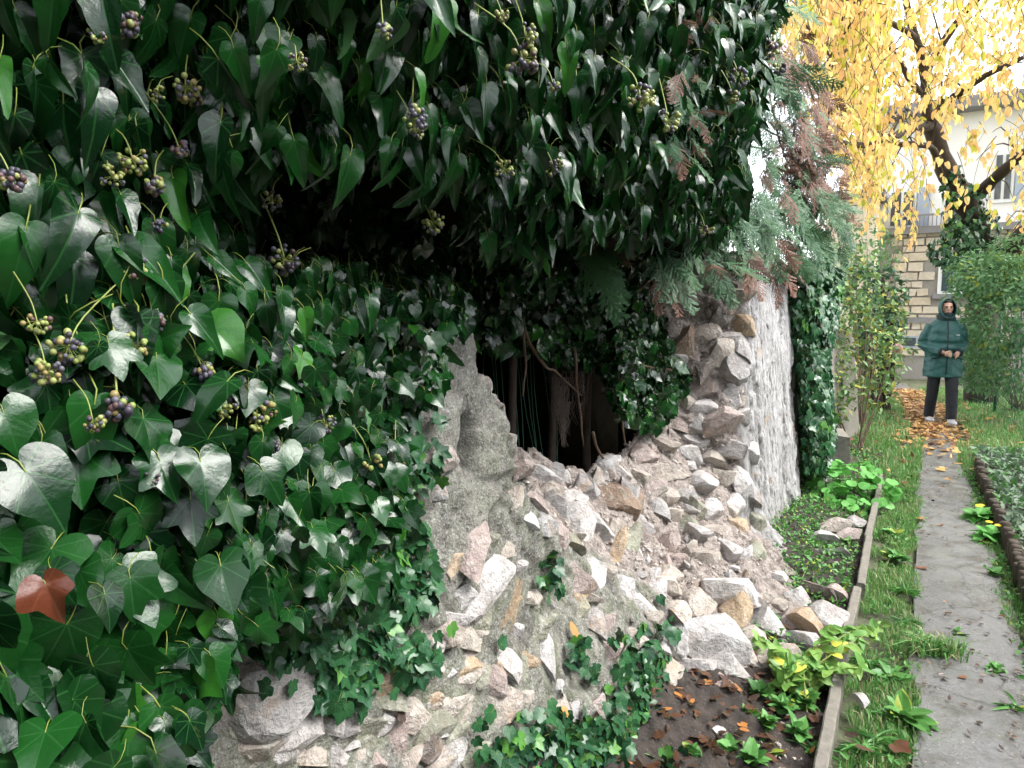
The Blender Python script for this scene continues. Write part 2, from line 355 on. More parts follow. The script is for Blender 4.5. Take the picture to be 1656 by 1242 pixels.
#@@GROUND
# ------------------------------------------------------------------ ground
def lerp1(x, xs, ys): return np.interp(x, xs, ys)
def sheet(name, xs, ys, zf, mat, kind='structure', parent=None):
    X, Y = np.meshgrid(xs, ys, indexing='ij'); P = np.stack([X.ravel(), Y.ravel(), np.zeros(X.size)], 1); P[:, 2] = zf(P)
    nx, ny = len(xs), len(ys); i = (np.arange(nx - 1)[:, None] * ny + np.arange(ny - 1)[None]).ravel()
    T = quads(np.stack([i, i + ny, i + ny + 1, i + 1], 1))
    return obj(name, mesh_of(name, P, T, [mat]), parent, kind)
def axis(*seg): return np.unique(np.concatenate([np.linspace(a, b, n) for a, b, n in seg]))
sheet('ground', axis((-150, -6, 20), (-6, 6, 90), (6, 150, 20)), axis((-150, -2, 20), (-2, 22, 160), (22, 200, 20)),
      lambda P: 0.02 * fbm(P * 0.9, 3, 3) - 0.02, M['lawn'])
def path_mid(y): return lerp1(y, [0, 8, 11, 13, 15, 18], [0.31, 0.31, 0.36, 0.25, 0.05, -0.3])
def path_hw(y): return lerp1(y, [0, 4, 8, 10, 18], [0.26, 0.225, 0.21, 0.17, 0.2])
ys = np.linspace(-2, 18, 400); e = [path_hw(ys) * (1 + 0.16 * fbm(np.stack([ys * 3.1, ys * 0 + k, ys * 0], 1), 3, 9 + k)) for k in (0, 7)]
cols = np.linspace(0, 1, 9); V = []
for c in cols: V.append(np.stack([path_mid(ys) - e[0] + (e[0] + e[1]) * c, ys, 0.012 + 0.012 * np.sin(np.pi * c) + 0.004 * fbm(np.stack([ys * 4, ys * 0 + c * 3, ys * 0], 1), 2, 5)], 1))
V = np.concatenate(V); ny = len(ys); i = (np.arange(8)[:, None] * ny + np.arange(ny - 1)[None]).ravel()
setkind(obj('path', mesh_of('path', V, quads(np.stack([i, i + ny, i + ny + 1, i + 1], 1)), [M['path']])), 'structure')
def bed_z(P):
    return 0.03 + 0.035 * fbm(P * 5.0, 4, 21) + 0.028 * fbm(P * 24.0, 3, 22) + 0.10 * np.clip((-P[:, 0] - 0.3) / 0.5, 0, 1)
sheet('garden_bed', np.linspace(-1.2, -0.225, 90), np.linspace(0.6, 9.0, 600), bed_z, M['soil'])
sheet('flower_bed', np.linspace(0.66, 3.2, 60), np.linspace(3.0, 9.2, 120), lambda P: 0.07 + 0.04 * fbm(P * 4, 3, 41), M['soil'])
#@@WALL
# ------------------------------------------------------------------ ruined wall (u along, v up, d out of the wall towards the path)
def prism(poly, d0, d1):
    n = len(poly); p = np.array(poly, float)
    V = np.concatenate([np.column_stack([p[:, 0], p[:, 1], np.full(n, d0)]), np.column_stack([p[:, 0], p[:, 1], np.full(n, d1)])])
    bm = bmesh.new(); vs = [bm.verts.new(x) for x in V]
    bm.faces.new(vs[:n]); bm.faces.new(vs[n:][::-1])
    for k in range(n): bm.faces.new([vs[k], vs[n + k], vs[n + (k + 1) % n], vs[(k + 1) % n]])
    bmesh.ops.recalc_face_normals(bm, faces=bm.faces); bmesh.ops.triangulate(bm, faces=bm.faces)
    bm.verts.index_update()
    R = (np.array([v.co[:] for v in bm.verts]), np.array([[v.index for v in f.verts] for f in bm.faces])); bm.free(); return R
left_poly = [(-1.7, -.2), (-1.7, 1.7), (-.95, 1.66), (-.62, 1.60), (-.44, 1.60), (-.36, 1.60), (-.25, 1.60), (-.20, 1.54), (-.165, 1.48), (-.20, 1.40), (-.135, 1.37), (-.10, 1.33), (-.05, 1.30), (-.03, 1.22), (.0, 1.17), (-.02, 1.10), (.03, 1.04), (.06, .96), (.16, .86), (.24, .72), (.36, .60), (.60, .46), (.74, .34), (.92, .20), (1.1, .05), (1.2, -.2)]
parts = [prism(left_poly, 0.0, -.48)]
def Hf(u): return lerp1(u, [-.2, 0, .2, .35, .63, .9, 1.2, 1.6, 2.2, 2.6, 3], [1.05, 1.0, .8, .6, .46, .22, .06, .0, .06, .2, .2])
def Hb(u): return lerp1(u, [-.2, 0, .3, .65, .96, 1.32, 1.63, 2.0, 2.3, 2.6, 3], [1.2, 1.15, 1.08, 1.0, .86, .76, .80, .90, .95, 1.2, 1.3])
us = np.linspace(-.1, 2.9, 90); ds = np.linspace(-.5, .42, 34)
U, D = np.meshgrid(us, ds, indexing='ij'); t = np.clip(-D / .5, 0, 1)
Hh = Hf(U) + (Hb(U) - Hf(U)) * np.clip(0.12 + 0.95 * t ** 0.85, 0, 1) * np.where(D > -0.02, 0.6, 1)
toe = np.clip(lerp1(U, [0, .7, 1.1, 1.8, 2.4, 2.9], [0, .0, .24, .40, .34, .2]) - np.maximum(D, 0) * 0.9, -.3, 1)
Hh = np.where(D > 0.0, toe, np.maximum(Hh, np.where(U > .9, toe, -1)))
Hh += 0.05 * fbm(np.stack([U.ravel() * 7, D.ravel() * 7, U.ravel() * 0], 1), 3, 77).reshape(U.shape)
nu, nd = U.shape
top = np.stack([U.ravel(), Hh.ravel(), D.ravel()], 1); bot = top.copy(); bot[:, 1] = -.3
i = (np.arange(nu - 1)[:, None] * nd + np.arange(nd - 1)[None]).ravel(); o2 = nu * nd
q = [np.stack([i, i + 1, i + nd + 1, i + nd], 1), np.stack([i, i + nd, i + nd + 1, i + 1], 1) + o2]
def strip(a): a = np.asarray(a); return np.stack([a[:-1], a[1:], a[1:] + o2, a[:-1] + o2], 1)
for a in (np.arange(nd), np.arange(nd) + (nu - 1) * nd, np.arange(nu) * nd, np.arange(nu) * nd + nd - 1): q.append(strip(a))
parts.append((np.concatenate([top, bot]), quads(np.concatenate(q))))
# right remnant, lofted over height
lv = np.array([-.2, 0, .2, .4, .6, .8, .95, 1.1, 1.25, 1.4, 1.55, 1.7, 1.9, 2.0]); rr = np.random.default_rng(5)
uf = lerp1(lv, [-.2, 0, .3, .85, 1.3, 1.75, 2], [2.33, 2.42, 2.5, 2.56, 2.70, 2.84, 2.9]) + rr.normal(0, .025, len(lv))
ub = lerp1(lv, [-.2, .5, .85, 1.3, 1.75, 2], [2.0, 2.1, 2.22, 2.38, 2.44, 2.5]) + rr.normal(0, .04, len(lv))
um = (uf + ub) / 2 + rr.normal(.06, .05, len(lv))
ur = 4.02 + rr.normal(0, .015, len(lv))
V = np.concatenate([np.stack([[uf[k], lv[k], 0.0], [um[k], lv[k], -.25], [ub[k], lv[k], -.5], [ur[k], lv[k], -.5], [ur[k] + .02, lv[k], -.03]]) for k in range(len(lv))])
q = [[k * 5 + j, k * 5 + (j + 1) % 5, (k + 1) * 5 + (j + 1) % 5, (k + 1) * 5 + j] for k in range(len(lv) - 1) for j in range(5)]
T = np.concatenate([quads(q), [[0, 1, 2], [0, 2, 3], [0, 3, 4]], np.array([[0, 2, 1], [0, 3, 2], [0, 4, 3]]) + (len(lv) - 1) * 5])
parts.append((V, T))
a = Acc()
for V, T in parts: a.add(V, T)
V, T, Nn = remesh(np.concatenate(a.V), np.concatenate(a.T), 0.0125, 2)
u, v, d = V.T
front = np.clip((Nn[:, 2] - .35) / .3, 0, 1) * np.clip((d + .09) / .05, 0, 1)
zone = np.where(u < 1.35, 1 - front, np.where(u > 2.35, 1 + front, 1.0))
zone = np.where((u > 1.0) & (u < 2.35), 1.0, zone)
moss = np.clip(0.25 + 0.9 * np.exp(-((u - .05) ** 2) / .06) * (v < 1.25) + 0.8 * np.clip((.95 - v) / .4, 0, 1) * (u < 1.4) - .35 * (v > 1.3) + .5 * (u > 2.4) * np.clip((.45 - v) / .3, 0, 1), 0, 1)
f1, f2, cid = worley(V * 9 + 0.5 * np.stack([fbm(V * 9, 2, s) for s in (1, 2, 3)], 1), 3)
g1, g2, gid = worley(V * 26, 8)
rub = np.clip(1 - np.abs(zone - 1) * 1.5, 0, 1)
edge = np.clip((f2 - f1) / .25, 0, 1)
disp = rub * (0.07 * (cid - .42) * edge + 0.014 * (gid - .5) * np.clip((g2 - g1) / .2, 0, 1) + 0.012 * fbm(V * 40, 3, 6))
pl = np.clip(1 - zone, 0, 1)
warp = V * 3.2 + .35 * np.stack([fbm(V * 6, 3, s) for s in (11, 12, 13)], 1)
c1, c2, ccid = worley(warp, 31); ck = np.clip(1 - (c2 - c1) / .07, 0, 1) * (vnoise(V * 2.5, 44) > -.25)
low = np.clip((.78 - v) / .25, 0, 1)
disp += pl * (0.022 * fbm(V * 7, 4, 8) + 0.011 * fbm(V * 28, 3, 9) - .018 * ck + low * (0.05 * (ccid - .5) * np.clip((c2 - c1) / .12, 0, 1)))
ho = np.exp(-(((u + .255) / .035) ** 2 + ((v - 1.21 + .15 * (u + .255)) / .085) ** 2)); disp -= 0.09 * ho * pl    # hollow in the pillar
whz = np.clip(zone - 1, 0, 1); lost = fbm(V * (4.5, 2.2, 4.5), 4, 14) + .25 * fbm(V * (16, 7, 16), 3, 15) + .35 * np.clip((2.75 - u) / .25, 0, 1)
flk = np.clip((lost - .12) / .05, 0, 1) * whz
disp += whz * (0.014 * fbm(V * (9, 3, 9), 4, 16) + 0.006 * fbm(V * 30, 3, 17)) - flk * .022
kw = np.clip(1 - np.abs(fbm(V * (11, 2.0, 11), 3, 19)) / .05, 0, 1) * whz; disp -= 0.018 * kw
V2 = V + Nn * disp[:, None]
V2[:, 2] += .24 * np.clip((.6 - v) / .6, 0, 1) ** 1.3 * lerp1(u, [-1.6, -.8, -.2, .3, 1.0, 1.5], [.1, .2, .6, 1, .9, 0]) * np.clip((d + .3) / .3, 0, 1)
PW = wpt(V2[:, 0], V2[:, 1], V2[:, 2])
# local axes (u, v, d) are left handed against the world: flip faces
nw = np.cross(PW[T[0, 1]] - PW[T[0, 0]], PW[T[0, 2]] - PW[T[0, 0]])
nl = Nn[T[0, 0]]; nlw = WT * nl[0] + WN * nl[2] + ZV * nl[1]
if nw @ nlw < 0: T = T[:, ::-1]
wall = thing('ruined_wall', 'collapsed old limestone garden wall with a V-shaped breach and peeling white plaster', 'wall', W0)
crk = np.clip(ck * pl * .7 + kw * .5 + flk * .42 + .9 * ho * pl + rub * np.clip(1 - (f2 - f1) / .09, 0, 1) * .55, 0, 1)
wcore = obj('mortar_core', mesh_of('mortar_core', PW - W0, T, [M['wall']], attrs={'zone': zone, 'moss': moss, 'crack': crk}), wall)
bv, bt = prism([(-6, -.2), (-6, 1.9), (-1.68, 1.75), (-1.68, -.2)], -.02, -.48)
obj('masonry', mesh_of('masonry', wpt(*bv.T) - W0, bt, [M['wall']], attrs={'zone': np.zeros(len(bv)), 'moss': np.ones(len(bv)), 'crack': np.zeros(len(bv))}, smooth=False), wall)
WBVH = BVHTree.FromPolygons([Vector(p) for p in PW], T.tolist())
WZONE = zone; WT3 = T
def hit(px, py):
    d = ray(px, py); r = WBVH.ray_cast(Vector(CAM), Vector(nrm(d)))
    if r[0] is not None and r[0].z > -0.02: return np.array(r[0]), np.array(r[1]), WZONE[WT3[r[2], 0]]
    g = ground(px, py, 0.05); return g, ZV, -1.0
# ------------------------------------------------------------------ stones
def rock_mesh(seed, planes=13, sub=3, rough=0.09):
    r = np.random.default_rng(seed); bm = bmesh.new(); bmesh.ops.create_icosphere(bm, subdivisions=sub, radius=1.0)
    V = np.array([x.co[:] for x in bm.verts]); 
    for _ in range(planes):
        nn = nrm(r.normal(size=3)); dd = r.uniform(.30, .66); s = V @ nn - dd; V = np.where((s > 0)[:, None], V - s[:, None] * nn * r.uniform(.9, 1.0), V)
    V *= (1 + rough * fbm(V * 2.2 + seed * 3.7, 3, seed) + .35 * rough * fbm(V * 7 + seed, 2, seed + 3))[:, None]
    V -= (V.max(0) + V.min(0)) / 2; V /= (V.max(0) - V.min(0))
    for x, c in zip(bm.verts, V): x.co = c
    bm.normal_update()
    for f in bm.faces: f.smooth = True
    for e_ in bm.edges:
        if len(e_.link_faces) == 2 and e_.calc_face_angle(0) > .30: e_.smooth = False
    me = bpy.data.meshes.new('stone'); bm.to_mesh(me); bm.free(); me.materials.append(M['stone']); return me
ROCKS = [rock_mesh(i) for i in range(14)]
PEBS = [rock_mesh(40 + i, 8, 2) for i in range(6)]
TONE = {'w': (.62, .60, .585), 'c': (.52, .47, .41), 'p': (.44, .365, .335), 'o': (.50, .38, .25), 'g': (.42, .41, .40), 'b': (.30, .215, .15), 'm': (.34, .35, .27), 'd': (.20, .17, .15), 'l': (.56, .55, .545)}
def place_stone(name, p, n, w_, h_, dep, rot, tone, parent=None, sink=.2, k=None, mesh=None):
    toC = nrm(CAM - p); z = nrm(n * .6 + toC * .4); x = nrm(np.cross(CU, z)); y = np.cross(z, x)
    c, s = math.cos(rot), math.sin(rot); x2 = x * c + y * s; y2 = -x * s + y * c
    mesh = mesh or ROCKS[k if k is not None else random.randrange(len(ROCKS))]
    o = obj(name, mesh, parent); q = p - z * dep * sink
    base = np.array(parent.location) if parent is not None else np.zeros(3)
    R = Matrix(((x2[0] * w_, y2[0] * h_, z[0] * dep, q[0] - base[0]), (x2[1] * w_, y2[1] * h_, z[1] * dep, q[1] - base[1]), (x2[2] * w_, y2[2] * h_, z[2] * dep, q[2] - base[2]), (0, 0, 0, 1)))
    o.matrix_basis = R
    t = np.array(TONE[tone]) * random.uniform(.88, 1.1) * (1.0 if parent is not None else 1.1); o.color = (*np.clip(t, 0, .85), 1); return o
WS = '''715 742 62 46 -10 p;703 792 40 34 0 g;770 888 92 56 40 p;736 912 40 30 20 o;820 890 34 30 -20 c;795 876 36 34 0 m;785 942 126 62 30 w;838 920 40 36 0 w;750 965 44 30 30 w;827 985 46 92 -14 o;835 1022 30 34 0 l;776 1010 54 38 25 m;762 1032 52 40 10 c;757 1056 34 30 0 p;810 1076 58 48 -8 o;776 1090 36 44 0 m;842 1078 28 46 5 m;798 1140 96 62 -12 c;848 1128 40 34 0 c;690 1062 66 54 5 w;622 1090 84 72 6 o;597 1036 40 42 0 c;643 1180 38 96 0 p;588 1192 82 100 0 m;560 1170 40 50 10 g;700 1128 38 32 0 o;720 1140 46 20 25 c;690 1192 64 70 50 d;716 1170 38 34 0 w;735 1190 70 44 20 m;722 1228 84 42 10 w;770 1210 60 40 15 m;880 1060 40 70 -15 l;905 1110 36 70 25 g;870 1020 40 46 0 m;862 980 30 40 0 m;440 1130 176 110 12 g;402 1105 60 60 0 d;395 1165 90 70 0 g;478 1186 92 66 32 w;410 1215 110 60 0 c;500 1225 60 40 0 c;545 1222 50 50 0 w;520 1100 50 50 0 m;865 768 78 34 -26 l;905 770 46 34 -20 g;846 760 34 30 0 p;862 812 58 36 -30 p;836 806 40 40 0 c;903 822 58 52 -20 l;848 838 50 36 -10 l;930 805 44 38 -10 w;952 790 46 46 10 g;968 775 26 34 10 c;1000 806 66 72 -16 b;1016 812 30 70 -14 w;1005 770 36 26 -30 w;1034 772 34 30 0 c;885 850 54 34 -20 g;906 862 50 40 -30 p;940 848 58 54 -25 w;968 858 60 44 -30 l;920 878 44 40 0 m;1018 882 30 84 -34 m;998 892 20 74 -28 o;1036 850 46 24 -35 w;962 926 44 54 -10 w;985 930 34 40 0 c;1035 984 84 54 -28 w;1062 955 50 34 20 w;1012 950 40 40 0 l;1075 938 60 40 10 c;940 985 34 40 0 m;960 1010 40 50 0 g;1080 880 44 36 0 p;1062 825 40 34 0 g;1085 835 48 40 10 c;1110 850 40 40 0 m;1100 800 50 24 0 g;1060 790 44 26 0 p;1085 765 90 28 -4 c;1040 735 44 40 0 p;1075 725 50 34 0 c;1105 735 44 24 15 l;1130 545 62 30 10 c;1108 560 50 56 0 b;1092 590 34 44 0 g;1168 572 54 40 20 c;1185 608 44 60 -10 g;1200 528 36 36 0 o;1186 482 62 32 0 m;1165 512 34 30 0 g;1140 598 30 44 0 d;1150 625 50 30 0 p;1188 645 36 44 0 l;1203 676 26 34 30 w;1168 682 54 44 0 p;1132 690 30 40 0 l;1120 715 46 30 0 w;1216 730 32 38 0 w;1180 728 52 32 15 w;1152 742 44 30 0 c;1198 775 30 42 10 w;1170 775 44 34 0 c;1142 785 50 34 0 l;1120 820 40 46 -20 m;1150 825 40 34 0 w;1186 818 44 40 0 w;1197 855 34 56 -14 o;1160 862 44 36 0 c;1130 868 44 38 0 w;1100 905 50 36 0 p;1140 905 52 38 15 c;1180 900 40 50 0 w;1215 800 30 40 0 g;1218 850 34 50 0 m;1222 895 34 44 0 m;1085 640 40 34 0 p;1112 650 34 30 0 c;1100 690 44 30 0 p;1160 545 30 22 -50 w;1195 565 34 40 0 g'''
for s in WS.split(';'):
    px, py, ww, hh_, ro, tn = s.split(); px, py, ww, hh_, ro = float(px), float(py), float(ww), float(hh_), float(ro)
    p, n, z = hit(px, py); sc = ((p - CAM) @ CF) / F
    flat = z < .5 and z > -.5
    o = place_stone('stone', p, n, ww * sc * (1.12 if flat else 1.2), hh_ * sc * (1.12 if flat else 1.2), min(ww, hh_) * sc * ((1.0 if px < 560 else .5) if flat else 1.1), math.radians(ro), tn, wall, .13 if flat else .08)
rs = random.Random(3)
cnt = 0
for _ in range(900):
    px = rs.uniform(840, 1225); py = rs.uniform(470, 940); p, n, z = hit(px, py)
    if not (.6 < z < 1.4) or p[2] > 1.9: continue
    sc = ((p - CAM) @ CF) / F; sz = rs.choice((9, 12, 16, 22, 30, 36)) * rs.uniform(.8, 1.2) * sc
    place_stone('stone', p, n, sz * rs.uniform(.8, 1.4), sz * rs.uniform(.6, 1.1), sz * .9, rs.uniform(-1.5, 1.5), rs.choice('wwwcccpplg'), wall, .1, mesh=rs.choice(PEBS)); cnt += 1
    if cnt > 80: break
cnt = 0
for _ in range(600):
    px = rs.uniform(340, 1090); py = rs.uniform(1000 if px < 800 else 880, 1242); p, n, z = hit(px, py)
    if not (-.5 < z < .5) or (p[2] > .74 and px > 600): continue
    sc = ((p - CAM) @ CF) / F; sz = rs.choice((22, 34, 48, 62, 74)) * rs.uniform(.8, 1.2) * sc
    place_stone('stone', p, n, sz * rs.uniform(.9, 1.5), sz * rs.uniform(.6, 1.0), sz * .5, rs.uniform(-.8, .8), rs.choice('wwwcccpgmo'), wall, .2); cnt += 1
    if cnt > 105: break
FS = '''1185 952 98 56 -8 w;1130 978 50 46 -20 c;1095 990 44 40 -25 c;1192 986 50 52 -15 o;1146 1032 112 84 8 l;1238 1004 90 56 -12 w;1300 1000 56 44 -12 o;1340 998 60 44 4 w;1132 1082 66 50 14 l;1155 1116 70 56 -6 p;1110 1128 44 34 10 p;1212 1030 60 36 20 c;1078 942 58 36 -12 c;1290 965 44 26 -20 w;1262 975 30 22 0 c;1325 948 54 34 -14 d;1350 955 34 28 0 p;1330 868 44 26 20 w;1352 852 44 30 0 c;1385 845 28 20 0 g;1372 866 38 22 10 p;1300 905 34 16 0 c;1345 890 50 18 4 w;1258 930 30 20 0 w;1118 1022 36 40 0 d;1210 1060 50 40 0 c;1255 1040 60 30 10 w;1300 1030 50 30 0 l;1140 1160 22 26 0 w;1160 1185 32 26 -30 w;1108 1150 20 16 0 w;1060 1000 30 24 0 c;1235 965 34 20 10 c;1390 1128 26 20 -30 w;1178 1078 84 54 -10 w;1262 1062 70 44 8 c;1228 1096 58 44 -12 g;1082 1078 52 60 10 c;1062 1040 50 40 -15 w;1275 1012 50 36 10 p;1100 1050 44 40 0 l'''
names = {'w': 'pale', 'c': 'cream', 'o': 'ochre stained', 'l': 'grey-white', 'p': 'pinkish', 'd': 'dark brown', 'g': 'grey'}
big = {'1146 1032': 'largest grey-white angular block in the heap of fallen stones', '1185 952': 'long pale slab lying on top of the fallen stone heap', '1300 1000': 'rusty orange-brown stone beside the concrete edging', '1340 998': 'white stone leaning against the concrete edging', '1155 1116': 'pinkish rough stone at the foot of the heap beside dark soil', '1130 978': 'cream block wedged behind the largest grey-white block', '1095 990': 'cream stone at the left end of the heap against the wall', '1192 986': 'ochre-sided stone between the long pale slab and the heap', '1132 1082': 'grey-white stone under the largest block', '1110 1128': 'flat pinkish stone half sunk in the soil at the heap foot', '1325 948': 'dark brown stone behind the rusty stone by the edging', '1350 955': 'pinkish stone next to the dark brown stone by the edging', '1330 868': 'pale flat stone of the loose group at the plastered wall end', '1352 852': 'cream block at the back of the loose group by the wall end', '1385 845': 'grey stone closest to the edging in the loose group', '1372 866': 'pinkish flat stone in the loose group by the wall end', '1345 890': 'long thin pale slab lying before the loose group', '1078 942': 'cream slab resting on the rubble slope above the heap', '1118 1022': 'dark stone in the shadow beside the largest block', '1390 1128': 'white stone lying in the grass outside the edging', '1178 1078': 'pale block in front of the largest grey-white block', '1262 1062': 'cream stone half hidden behind the yellow-green plant', '1228 1096': 'grey stone beside the stem of the yellow-green plant', '1082 1078': 'cream stone leaning on the mossy wall foot', '1062 1040': 'pale stone lodged on the wall foot above the trailing ivy', '1275 1012': 'pinkish stone between the wide pale stone and the rusty stone', '1100 1050': 'grey-white stone squeezed between wall foot and largest block', '1238 1004': 'wide pale stone bridging the heap towards the edging'}
for s in FS.split(';'):
    t_ = s.split(); px, py, ww, hh_, ro = map(float, t_[:5]); tn = t_[5]
    p, n, z = hit(px, py + hh_ * .42); p = at(px, py, (p - CAM) @ CF); sc = ((p - CAM) @ CF) / F
    o = place_stone('fallen_stone', p, nrm(n + ZV * .3), ww * sc * 1.15, hh_ * sc * 1.2, max(ww, hh_) * sc * .75, math.radians(ro), tn, None, .12)
    key = t_[0] + ' ' + t_[1]
    small = max(ww, hh_) < 36
    if key in big: tag(o, big[key], 'stone', 'stones fallen from the wall')
    else: tag(o, f"{'small' if small else 'rough'} {names[tn]} limestone fallen from the wall into the bed", 'stone', f"{'small' if small else 'rough'} {names[tn]} stones fallen from the wall")
chips = Acc(); pv = [np.array([x.co[:] for x in PEBS[0].vertices]), np.array([[*p_.vertices] for p_ in PEBS[0].polygons])]
for _ in range(700):
    px = rs.uniform(1020, 1400); py = rs.uniform(860, 1240); p, n, z = hit(px, py)
    if z < -.5 and not (-.95 < p[0] < -.26): continue
    if z < -.5 and rs.random() < .45: continue
    sz = rs.uniform(.006, .024); R = np.array(Matrix.Rotation(rs.uniform(0, 6), 3, Vector((rs.gauss(0, 1), rs.gauss(0, 1), rs.gauss(0, 1)))))
    chips.add((pv[0] * (sz, sz * .8, sz * .6)) @ R.T + p + ZV * .004, pv[1])
for _ in range(2600):
    px = rs.uniform(845, 1225); py = rs.uniform(480, 960); p, n, z = hit(px, py)
    if not (.6 < z < 1.4): continue
    sz = rs.uniform(.006, .026); R = np.array(Matrix.Rotation(rs.uniform(0, 6), 3, Vector((rs.gauss(0, 1), rs.gauss(0, 1), rs.gauss(0, 1))))); chips.add((pv[0] * (sz, sz * .8, sz * .6)) @ R.T + p, pv[1])
co = chips.build('stone_rubble', [M['stone']], None, False, 'stuff'); co.color = (.6, .55, .5, 1)
tag(co, 'small pale stone chips strewn over the rubble slope and bed soil below the breach', 'rubble')
#@@FOLIAGE
# ------------------------------------------------------------------ leaf templates
LOBED = [(0, 1.0), (14, .74), (27, .60), (40, .70), (50, .74), (62, .56), (78, .47), (94, .52), (108, .54), (130, .42), (152, .36), (170, .22), (180, .09)]
HEART = [(0, 1.0), (10, .84), (24, .70), (40, .62), (60, .58), (80, .56), (100, .54), (122, .50), (142, .44), (160, .32), (172, .16), (180, .05)]
ADULT = [(0, 1.0), (6, .84), (13, .66), (23, .52), (36, .42), (54, .345), (78, .30), (105, .26), (130, .21), (155, .14), (180, .06)]
THREE = [(0, 1.0), (16, .72), (32, .58), (46, .62), (60, .67), (74, .55), (95, .46), (118, .43), (140, .38), (160, .28), (180, .07)]
OVAL = [(0, 1.0), (8, .86), (18, .68), (32, .48), (55, .30), (90, .20), (140, .10), (180, .02)]
ROUND = [(0, 1.0), (30, .99), (60, 1.0), (90, 1.0), (120, .98), (150, 1.0), (180, .96)]
def leaf_tpl(ctrl, rings=(.4, .75, 1.0), fold=.25, curl=.2, wave=.05, seed=0, petiole=.5, asym=.06, pw=.012):
    r = np.random.default_rng(seed); c = np.array(ctrl, float)
    c[1:-1, 1] *= 1 + r.normal(0, asym * .5, len(c) - 2)
    if len(rings) > 2: c = curve(c, 2 * len(c) - 1)
    th = np.radians(np.concatenate([c[:, 0], -c[1:-1, 0][::-1]])); ra = np.concatenate([c[:, 1], c[1:-1, 1][::-1]])
    lop = 1 + r.normal(0, asym) * np.sign(th) * np.abs(np.sin(th)); ra = ra * lop; n = len(th)
    XY = [np.zeros((1, 2))] + [np.stack([np.sin(th), np.cos(th)], 1) * ra[:, None] * f for f in rings]
    XY = np.concatenate(XY); x, y = XY.T; rr_ = np.hypot(x, y); ang = np.arctan2(x, y); ph = r.uniform(0, 6); ph2 = r.uniform(0, 6)
    z = fold * np.abs(x) - curl * np.maximum(y, 0) ** 2 - .5 * curl * x * x + wave * np.sin(ang * 4 + ph) * rr_ ** 2 + wave * .8 * np.sin(y * 7 + ph2) * x * 1.5 + .1 * r.normal() * x
    V = np.column_stack([x, y, z]); T = [[0, 1 + (j + 1) % n, 1 + j] for j in range(n)]
    for k in range(len(rings) - 1):
        b0, b1 = 1 + k * n, 1 + (k + 1) * n
        for j in range(n): j2 = (j + 1) % n; T += [[b0 + j, b0 + j2, b1 + j2], [b0 + j, b1 + j2, b1 + j]]
    T = np.array(T)[:, ::-1] if np.cross(V[T[0][1]] - V[T[0][0]], V[T[0][2]] - V[T[0][0]])[2] < 0 else np.array(T)
    UV = XY.copy()
    if petiole:
        P = curve([[0, .02, 0], [0, -petiole * .5, .02], [r.normal(0, .1), -petiole, -petiole * .55]], 4); pv_, pt_ = tube(P, pw, 3, False)
        T = np.concatenate([T, pt_ + len(V)]); V = np.concatenate([V, pv_]); UV = np.concatenate([UV, np.full((len(pv_), 2), -9.0)])
    return V, T, UV
def tplset(ctrls, n, rings, petiole=.5, seed=0, fold=(.05, .4), curl=(.05, .4), wave=(.02, .09), pw=.012):
    r = np.random.default_rng(seed); return [leaf_tpl(ctrls[i % len(ctrls)], rings, r.uniform(*fold), r.uniform(*curl), r.uniform(*wave), seed + i, petiole, pw=pw) for i in range(n)]
def tpl_mesh(name, t, mats): return mesh_of(name, t[0], t[1], mats, t[2], None, True, {'rnd': np.zeros(len(t[0]))})
